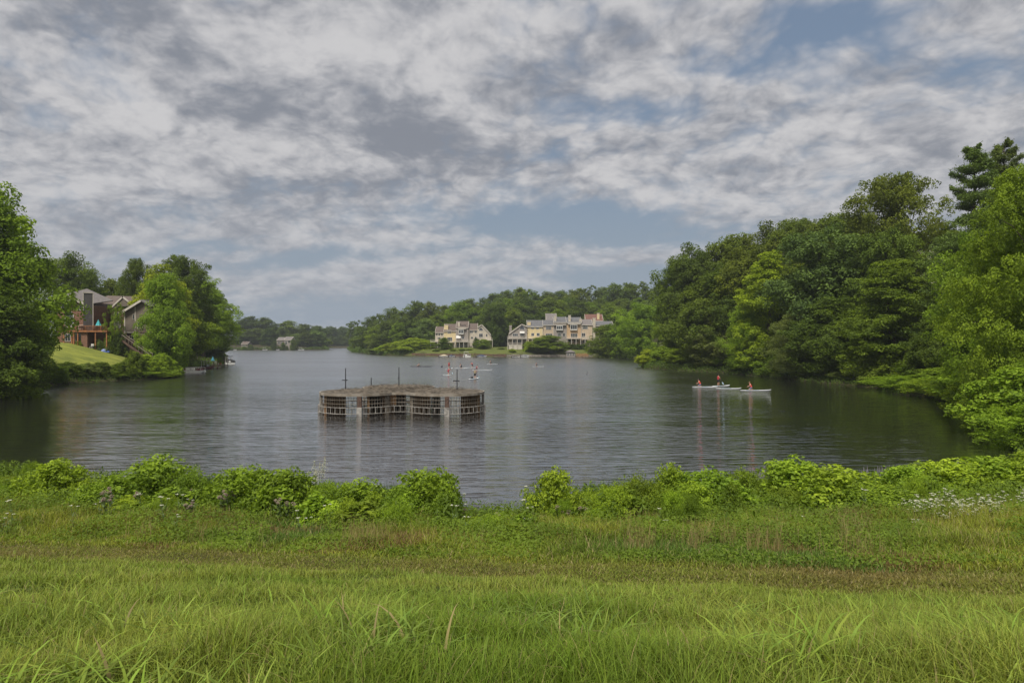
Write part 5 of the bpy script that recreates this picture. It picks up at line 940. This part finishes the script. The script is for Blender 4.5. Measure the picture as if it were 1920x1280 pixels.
def pontoon(px, row, lpx, label, canopy=None, rz=0, grp=None, rail='white', cover=None):
    d = D(row); x = X(px, d); L = lpx * d / F; B = 2.3; r_ = empty('pontoon_boat', (x, d, 0), label, 'boat', grp)
    for s in (-.85, .85): moved(MB().tube([(-L / 2, s, .18), (L * .42, s, .18), (L / 2, s, .35)], [.3, .3, .06], 10), x, d, 0, rz).build('float', M['hull'], r_)
    moved(MB().box(-L / 2, L * .46, -B / 2, B / 2, .46, .60), x, d, 0, rz).build('deck', M['hull'], r_)
    for s in (-1, 1):
        f_ = MB()
        for k in range(7): xx = -L * .47 + L * .9 * k / 6; f_.box(xx - .025, xx + .025, s * B / 2 - .03, s * B / 2 + .03, .6, 1.3)
        f_.box(-L * .47, L * .43, s * B / 2 - .03, s * B / 2 + .03, 1.25, 1.31); moved(f_, x, d, 0, rz).build('railing', M[rail], r_)
        p_ = MB().box(-L * .22, -L * .02, s * B / 2 - .02, s * B / 2 + .02, .66, 1.24); moved(p_, x, d, 0, rz).build('side_panel', M['hull'], r_)
    for a in (-L * .38, L * .2): moved(MB().box(a, a + .9, -B * .35, B * .35, .6, 1.0), x, d, 0, rz).build('bench', M['redb' if canopy is None else 'black'], r_)
    if cover: moved(coverm(L * .95, B, 1.0), x, d, 0, rz).build('cover', M[cover], r_)
    if canopy:
        moved(MB().box(-L * .4, L * .15, -B / 2, B / 2, 2.3, 2.38), x, d, 0, rz).build('canopy', M[canopy], r_)
        for a in (-L * .38, L * .12):
            for b_ in (-1, 1): moved(MB().box(a - .03, a + .03, b_ * B * .48 - .03, b_ * B * .48 + .03, .6, 2.3), x, d, 0, rz).build('canopy_pole', M['white'], r_)
def dock(px0, px1, row, label, wpx=2.0, grp=None, z=.55, m_='oldwood', tall=0):
    d = D(row); x0, x1 = X(px0, d), X(px1, d); r_ = empty('dock', ((x0 + x1) / 2, d, 0), label, 'dock', grp); MB().box(x0, x1, d - wpx / 2, d + wpx / 2, z - .15, z).build('deck', M[m_], r_); n = max(2, int((x1 - x0) / 2.2))
    for i in range(n + 1):
        for s in (-1, 1): xx = x0 + (x1 - x0) * i / n; yy = d + s * (wpx / 2 + .1); MB().tube([(xx, yy, -1.6), (xx, yy, z + .25 + tall * (i % 2))], .09, 6).build('pile', M['dwood'], r_)
pontoon(362, 699.5, 42, 'white pontoon boat with pale side panels moored below the left trees', rail='white')
motorboat(388, 692, 22, 'maroon motor boat moored behind the white pontoon boat', canopy='greycov', hullm='redb')
dock(370, 424, 687, 'long weathered dock behind the boats on the left bank', tall=1.6); dock(396, 412, 691.5, 'short grey dock beside the maroon boat', tall=1.2)
pontoon(431, 683, 17, 'dark canopied pontoon boat at the outer end of the left docks', canopy='greycov', rz=R(35), rail='dsteel'); motorboat(433, 679, 14, 'small boat with navy canopy behind the dark pontoon boat', canopy='blue')
umbrella(399, 190, .55, 668, 676, 7, 'sky', 'closed light blue parasol on the left dock', 'white')
chair(403, 190.4, .55, 'white chair beside the light blue parasol on the dock', 'white'); chair(408, 190.6, .55, 'white chair at the right on the left dock', 'white')
pt = empty('potted_plant', (X(413, 189), 189, .55), 'leafy plant in a terracotta pot on the left dock', 'plant'); MB().lathe((X(413, 189), 189, .55), [(0, .02), (.28, .02), (.4, .7), (.34, .7), (.3, .62), (0, .62)], 14).build('pot', M['clay'], pt)
c = link('foliage', PROTO['s1'][0], pt); c.location = (0, 0, .7); c.scale = (.32, .32, .34); c.color = (*CO['bright'], 1)
# along the blocks
WA = empty('retaining_wall', (X(860, 331), 331, 0), 'long low brown timber wall along the water below the left block', 'wall')
def shy(x): return float(np.interp(x, [X(722, 344.6), X(775, 331.9), X(800, 324.6), X(950, 314.4), X(1060, 311.1), X(1180, 320)], [344.6, 331.9, 324.6, 314.4, 311.1, 320])) - .5
mb = MB(); rw = random.Random(2); xx = X(772, 332)
while xx < X(948, 314): mb.box(xx, xx + 1.9, shy(xx), shy(xx) + 2.2, -.5, 1.15 + rw.uniform(-.08, .08)); xx += 1.92
mb.build('timber_wall', M['wall'], WA)
WB = empty('retaining_wall', (X(1050, 312), 312, 0), 'long low brown wall along the water below the right block', 'wall'); mb = MB(); xx = X(950, 310)
while xx < X(1180, 314): mb.box(xx, xx + 2.3, shy(xx), shy(xx) + 2, -.5, 1.0 + rw.uniform(-.1, .1)); xx += 2.32
mb.build('stone_wall', M['stone'], WB)
GBt = 'boats moored below the blocks'
motorboat(832, 669.2, 16, 'boat under a tan cover at the left of the shore below the left block', cover='tanhull', grp=GBt); motorboat(846, 669.5, 7, 'small white and navy boat right of the tan covered boat', cover='blue', grp=GBt); motorboat(851, 669.0, 6, 'tiny white boat beside the small navy boat', grp=GBt)
pontoon(876, 669.2, 15, 'white canopied pontoon boat below the left block', canopy='hull', grp=GBt); motorboat(903, 669.6, 19, 'white boat with teal-navy cover below the round tree', cover='blue', grp=GBt, rz=R(4)); dock(854, 871, 670.0, 'dock with tall posts between the navy boat and the white canopy', tall=1.2); dock(888, 893, 669.8, 'narrow dock left of the teal-navy covered boat', tall=1.2); dock(925, 946, 670.4, 'cluttered low dock in front of the gap between blocks', tall=1.0)
motorboat(968, 670.6, 15, 'low white rowing boat below the grey gable end unit', grp=GBt, hh=.45); motorboat(984.5, 670.4, 15, 'boat under a domed grey cover right of the low white boat', cover='greycov', grp=GBt, hh=.9)
BH = empty('boathouse', (X(1070, 307), 307, 0), 'small whitewashed boathouse with pale hipped roof at the waterline', 'boathouse'); x0, x1 = X(1062, 307), X(1078, 307)
MB().box(x0, x1, 307, 310, -.5, 2.3).build('wall', M['greysid'], BH); xc = (x0 + x1) / 2
MB().add([(x0 - .35, 306.6, 2.25), (x1 + .35, 306.6, 2.25), (x1 + .35, 310.4, 2.25), (x0 - .35, 310.4, 2.25), (xc - .3, 308.5, 3.15), (xc + .3, 308.5, 3.15)], [(0, 1, 5, 4), (1, 2, 5), (2, 3, 4, 5), (3, 0, 4), (3, 2, 1, 0)]).build('roof', M['roofl'], BH)
for i in range(3): a = x0 + .3 + i * 1.2; window(BH, a, a + .85, 307, .5, 1.9, 2, 2, 'white')
FE = empty('fence', (X(1092, 309), 309, 0), 'orange-brown board fence right of the boathouse', 'fence')
for i in range(5): x = X(1081 + i * 5.6, 309); MB().box(x - .1, x + .1, 309.2, 309.4, -.6, 1.75).build('post', M['fence'], FE)
mb = MB(); 
for i in range(24): x = X(1081 + i * .94, 309); mb.box(x, x + .17, 309.0, 309.06, .2, 1.55)
mb.build('boards', M['fence'], FE)
dock(1092, 1104, 671.0, 'low brown dock in front of the orange-brown fence'); pontoon(1192, 670.0, 18, 'white pontoon boat partly behind the large pale tree', grp=GBt); motorboat(1184, 670.6, 6, 'tiny white boat left of the white pontoon by the pale tree', grp=GBt)
for (px, l, lb) in ((441, 6, 'white boat at the far shore just past the left trees'), (497, 9, 'white boat on the far shore left of the small house'), (521, 6, 'white boat on the far shore in front of the dark wing'), (565, 11, 'long white boat on the far shore right of the small house')): motorboat(px, 656.6, l, lb, grp='boats on the far left shore', hh=.7, canopy='hull' if l > 8 else None)
bu = empty('buoy', (X(1101, D(702)), D(702), 0), 'small dark marker post floating in the open water at right of centre', 'buoy'); MB().lathe((X(1101, D(702)), D(702), 0), [(0, -.2), (.16, -.15), (.18, .1), (.05, .25), (.05, .8), (0, .85)], 10).build('float', M['greycov'], bu)

# ------------------------------------------------------------------ people and boards
def paddleboard(px, row, L, rz, label, grp='paddle boards'):
    d = D(row); x = X(px, d); r_ = empty('paddle_board', (x, d, 0), label, 'paddle board', grp, 0)
    st_ = [(-L / 2, .05, .10, .06), (-L * .46, .22, .11, .0), (-L * .3, .36, .11, -.05), (0, .39, .11, -.06), (L * .3, .33, .12, -.05), (L * .45, .17, .17, .02), (L / 2, .03, .22, .16)]
    moved(loft(st_, 8), x, d, 0, rz).build('board', M['board'], r_); moved(MB().box(-L * .3, L * .12, -.26, .26, .105, .118), x, d, 0, rz).build('deck_pad', M['pad'], r_); return x, d
POSES = dict(
    stand=dict(pel=(0, 0, .93), che=(0, .03, 1.34), nec=(0, .04, 1.50), hed=(0, .06, 1.64), hip=.11, kn=[(.13, .06, .49), (-.12, .10, .49)], an=[(.14, -.02, .08), (-.13, .02, .08)], el=[(.30, .12, 1.12), (-.30, .14, 1.14)], wr=[(.18, .32, 1.02), (-.10, .30, 1.22)]),
    kneel=dict(pel=(0, 0, .36), che=(0, .16, .74), nec=(0, .22, .88), hed=(0, .27, 1.02), hip=.11, kn=[(.16, .38, .08), (-.16, .38, .08)], an=[(.13, -.05, .07), (-.13, -.05, .07)], el=[(.30, .28, .56), (-.30, .24, .60)], wr=[(.22, .50, .44), (-.16, .46, .58)]),
    sit=dict(pel=(0, 0, .13), che=(0, .04, .52), nec=(0, .05, .68), hed=(0, .07, .82), hip=.11, kn=[(.18, .42, .36), (-.18, .42, .36)], an=[(.14, .72, .08), (-.14, .72, .08)], el=[(.29, .16, .34), (-.29, .16, .34)], wr=[(.16, .40, .36), (-.16, .40, .36)]),
    lean=dict(pel=(0, 0, .82), che=(0, .22, 1.14), nec=(0, .33, 1.24), hed=(0, .44, 1.34), hip=.11, kn=[(.15, .18, .45), (-.15, .16, .45)], an=[(.15, 0, .08), (-.15, 0, .08)], el=[(.28, .42, .98), (-.28, .40, 1.0)], wr=[(.20, .62, .84), (-.12, .60, .98)]))
def person(pose, x, y, z, rz, label, top, bottom, skin='skin', hair='hair', s=1.0, paddle=None, bare=False):
    p = POSES[pose]; r_ = empty('person', (x, y, z), label, 'person', None, rz); r_.scale = (s, s, s)
    V, E, RD = [], [], []
    def add(v, rd, par=None):
        V.append(tuple(v)); RD.append(rd); 
        if par is not None: E.append((par, len(V) - 1))
        return len(V) - 1
    pel = add(p['pel'], (.145, .10)); wa = add(Vector(p['pel']).lerp(Vector(p['che']), .45), (.125, .085), pel); che = add(p['che'], (.165, .105), wa); nec = add(p['nec'], (.052, .052), che)
    hv = Vector(p['hed']); h0 = add(hv - Vector((0, -.01, .05)), (.07, .075), nec); h1_ = add(hv + Vector((0, 0, .03)), (.082, .098), h0); add(hv + Vector((0, -.01, .12)), (.06, .07), h1_)
    hands = []
    for k, sg in enumerate((1, -1)):
        hp = add(Vector(p['pel']) + Vector((sg * p['hip'], 0, -.05)), (.088, .09), pel); kn = add(p['kn'][k], (.058, .058), hp); mid = add(Vector(p['kn'][k]).lerp(Vector(p['an'][k]), .35), (.055, .058), kn); an = add(p['an'][k], (.038, .04), mid)
        fd = Vector((sg * .03, .17, -.055)) if pose != 'kneel' else Vector((0, -.16, -.01)); add(Vector(p['an'][k]) + fd, (.035, .025), an)
        shd = add(Vector(p['che']) + Vector((sg * .185, .0, .09)), (.056, .056), che); el = add(p['el'][k], (.04, .04), shd); wr = add(p['wr'][k], (.027, .027), el); dv = (Vector(p['wr'][k]) - Vector(p['el'][k])).normalized(); pm = add(Vector(p['wr'][k]) + dv * .06, (.034, .02), wr)
        sd2 = Vector((1, 0, 0)); hands.append(Vector(p['wr'][k]) + dv * .09)
        for f in range(4): b_ = add(Vector(p['wr'][k]) + dv * .10 + sd2 * (f - 1.5) * .020, (.009, .009), pm); e = add(Vector(V[b_]) + dv * (.03, .035, .032, .025)[f] + Vector((0, 0, -.012)), (.008, .008), b_); add(Vector(V[e]) - dv * .004 + Vector((0, 0, -.026)), (.007, .007), e)
        tb = add(Vector(p['wr'][k]) + dv * .05 - sd2 * sg * .032, (.01, .01), pm); add(Vector(V[tb]) + dv * .03 + Vector((0, 0, -.02)), (.008, .008), tb)
    me = bpy.data.meshes.new('body'); me.from_pydata(V, E, []); me.update(); me.materials.append(M[skin]); o = link('body', me, r_); md = o.modifiers.new('skin', 'SKIN'); md.use_smooth_shade = True
    sk = me.skin_vertices[0].data
    for i, rd in enumerate(RD): sk[i].radius = rd
    sk[0].use_root = True
    o.modifiers.new('sub', 'SUBSURF').levels = 1; o.modifiers['sub'].render_levels = 1
    def sleeve(pts, rds, n=12):
        mb = MB(); pts = [Vector(a) for a in pts]
        for i, (a, (rx, ry)) in enumerate(zip(pts, rds)):
            t = (pts[min(i + 1, len(pts) - 1)] - pts[max(i - 1, 0)]).normalized(); ax = Vector((1, 0, 0)); ax = (ax - t * ax.dot(t)).normalized(); ay = t.cross(ax)
            for k in range(n): an_ = 6.283 * k / n; mb.v.append(tuple(a + ax * math.cos(an_) * rx + ay * math.sin(an_) * ry))
        for i in range(len(pts) - 1):
            for k in range(n): j = (k + 1) % n; mb.f.append((i * n + k, i * n + j, (i + 1) * n + j, (i + 1) * n + k))
        return mb
    pe, ce = Vector(p['pel']), Vector(p['che']); ne = Vector(p['nec'])
    if not bare: sleeve([pe.lerp(ce, .12), pe.lerp(ce, .5), ce, ce.lerp(ne, .55), ce.lerp(ne, .85)], [(.175, .135), (.170, .125), (.205, .14), (.19, .12), (.09, .08)]).build('top', M[top], r_, True, off=(0, 0, 0))
    sh = MB(); a = sleeve([pe.lerp(ce, .22), pe, pe - Vector((0, 0, .06))], [(.17, .125), (.18, .13), (.185, .135)]); sh.add(a.v, a.f)
    for k, sg in enumerate((1, -1)): hp = pe + Vector((sg * p['hip'], 0, -.05)); kn = Vector(p['kn'][k]); a = sleeve([hp + Vector((0, 0, .03)), hp.lerp(kn, .35), hp.lerp(kn, .7)], [(.115, .12), (.11, .115), (.095, .095)]); sh.add(a.v, a.f)
    sh.build('shorts', M[bottom], r_, True, off=(0, 0, 0))
    hr = MB(); hr.lathe((hv.x, hv.y - .012, hv.z), [(.088, -.02), (.102, .04), (.095, .11), (.06, .165), (0, .185)], 12); hr.build('hair', M[hair], r_, True, off=(0, 0, 0))
    fc = MB()
    for sg in (-1, 1): fc.lathe((hv.x + sg * .033, hv.y + .088, hv.z + .03), [(0, .012), (.012, 0), (0, -.012)], 6)
    fc.lathe((hv.x, hv.y + .088, hv.z - .045), [(0, .008), (.024, 0), (0, -.008)], 6); fc.build('face', M['hair'], r_, False, off=(0, 0, 0))
    ns = MB(); ns.tube([hv + Vector((0, .085, .03)), hv + Vector((0, .115, -.01)), hv + Vector((0, .09, -.02))], [.01, .016, .01], 6)
    for sg in (-1, 1): ns.lathe((hv.x + sg * .09, hv.y, hv.z + .01), [(0, .03), (.014, .01), (.012, -.02), (0, -.03)], 6)
    ns.build('nose_and_ears', M[skin], r_, True, off=(0, 0, 0))
    if paddle:
        Mx = Matrix.Translation((x, y, z)) @ Matrix.Rotation(rz, 4, 'Z') @ Matrix.Scale(s, 4); a = Mx @ hands[0]; b_ = Mx @ hands[1]; dv = (a - b_).normalized(); up_ = b_ - dv * .12; lo = a + dv * paddle
        if lo.z < -.25: lo = up_ + (lo - up_) * ((up_.z + .25) / (up_.z - lo.z))
        pd = empty('paddle', tuple(a), 'paddle held by the ' + ' '.join(label.split(' with')[0].split()[:11]), 'paddle'); MB().tube([up_, lo], .018, 6).build('shaft', M['dsteel'], pd); n_ = dv.cross(Vector((0, 1, 0))).normalized() * .1
        MB().add([tuple(lo + n_ * .5), tuple(lo + dv * .2 + n_), tuple(lo + dv * .42 + n_ * .6), tuple(lo + dv * .42 - n_ * .6), tuple(lo + dv * .2 - n_), tuple(lo - n_ * .5)] + [tuple(v + Vector((0, .02, 0))) for v in (lo + n_ * .5, lo + dv * .2 + n_, lo + dv * .42 + n_ * .6, lo + dv * .42 - n_ * .6, lo + dv * .2 - n_, lo - n_ * .5)], [(0, 1, 2, 3, 4, 5), (11, 10, 9, 8, 7, 6)] + [(i, i + 6, (i + 1) % 6 + 6, (i + 1) % 6) for i in range(6)]).build('blade', M['pad'], pd)
    return r_
zb = .118
# right group
x, d = paddleboard(1322, 726, 3.9, R(-6), 'leftmost white paddle board near the right bank'); person('kneel', X(1313, d), d, zb, R(70), 'person kneeling at the left with red life vest and blue-grey shorts', 'vest', 'shorts')
x, d = paddleboard(1352, 724.3, 3.6, R(28), 'white paddle board angled away under the standing paddler near the right bank'); person('stand', X(1346.5, d), d, zb, R(-60), 'person standing on a board near the right bank with dark red vest', 'vest2', 'black', skin='skin2', paddle=.5)
x, d = paddleboard(1366, 729, 3.7, R(-5), 'empty white paddle board in front of the standing paddler')
x, d = paddleboard(1417, 732.5, 4.4, R(0), 'rightmost white paddle board, longest of the right group'); person('kneel', X(1409, d), d, zb, R(75), 'person kneeling on the rightmost board with coral top', 'vest', 'shorts', hair='hairb')
# far group
x, d = paddleboard(888, 711, 3.2, R(62), 'nearest white paddle board of the far group'); person('stand', X(890.5, d), d, zb, R(-20), 'person in khaki top standing on the nearest far board', 'khaki', 'black', skin='skin2', bare=False, paddle=.6)
x, d = paddleboard(838, 703.5, 3.0, R(-50), 'white paddle board left of the thin right mast'); person('lean', X(840, d), d, zb, R(-70), 'person in dark red leaning forward over the board left of the right mast', 'vest2', 'vest2', paddle=.5)
x, d = paddleboard(842, 691.5, 3.0, R(60), 'white paddle board below the upright figure in red'); person('stand', X(842, d), d, zb, R(30), 'upright distant person in red with arm up', 'vest2', 'vest2', paddle=.5)
x, d = paddleboard(865, 690.8, 3.6, R(3), 'white paddle board under the lone dark seated figure'); person('kneel', X(865.5, d), d, zb, R(80), 'lone kneeling person in black right of the mast top', 'black', 'black', s=1.1)
x, d = paddleboard(881, 690, 3.4, R(0), 'thin white board left of the pair in red'); person('lean', X(886, d), d, zb, R(60), 'left person of the pair in dark red clothing', 'vest2', 'black'); 
x, d = paddleboard(904, 694, 5.0, R(-4), 'long grey-white board right of the pair in red'); person('stand', X(889, 176), 176, .0, R(0), 'tallest person of the distant pair in dark clothing', 'black', 'black', s=.9) if False else person('kneel', X(893, d), d, zb, R(-80), 'right person of the pair, kneeling in red', 'vest2', 'black')
x, d = paddleboard(923, 682.8, 3.4, R(0), 'small white board farthest out near the left block shore'); person('kneel', X(921, d), d, zb, R(80), 'farthest person, in black on a board near the left block shore', 'black', 'black')
x, d = paddleboard(1009, 687.6, 3.2, R(0), 'white board alone in the middle of the open water'); person('kneel', X(1007, d), d, zb, R(80), 'solitary person in black kneeling in the open water right of centre', 'black', 'black')
K = empty('rowing_shell', (X(790, D(687.3)), D(687.3), 0), 'long thin rowing shell left of the paddlers', 'rowing boat'); x, d = X(790, D(687.3)), D(687.3)
moved(loft([(-3.3, .02, .2, .12), (-2.4, .18, .2, 0), (-.8, .3, .22, -.05), (.8, .3, .22, -.05), (2.4, .18, .2, 0), (3.3, .02, .2, .12)], 8), x, d, 0, 0).build('hull', M['greycov'], K); person('sit', X(786, d), d, .1, R(90), 'person seated in the long thin rowing shell', 'khaki', 'black')
for i, (px, row, lb) in enumerate(((828.5, 688, 'dark mooring ball floating left of the red figures'), (885, 710.3, 'dark bag on the front of the nearest far board'))):
    d = D(row); x = X(px, d); zz = 0 if i == 0 else .12; tag(MB().lathe((x, d, zz), [(0, -.12 if i == 0 else 0), (.2, .0), (.27, .14), (.2, .3), (0, .36)], 10).build('buoy' if i == 0 else 'bag', M['black'], None, True), lb, 'buoy' if i == 0 else 'bag')

# ------------------------------------------------------------------ air
if HAZE:
    hz_ = MB().box(-1300, 1300, -120, 1400, -3.2, 75).build('haze', None, None); mh = bpy.data.materials.new('haze'); mh.use_nodes = True; t = mh.node_tree; t.nodes.clear(); g = G(t)
    pv = g.n('ShaderNodeVolumePrincipled'); pv.inputs['Color'].default_value = (.80, .86, .95, 1); pv.inputs['Density'].default_value = HAZE; pv.inputs['Anisotropy'].default_value = .2; ou = g.n('ShaderNodeOutputMaterial'); t.links.new(pv.outputs[0], ou.inputs['Volume'])
    hz_.data.materials.append(mh); hz_['kind'] = 'stuff'; hz_['label'] = 'thin pale summer haze over the lake'
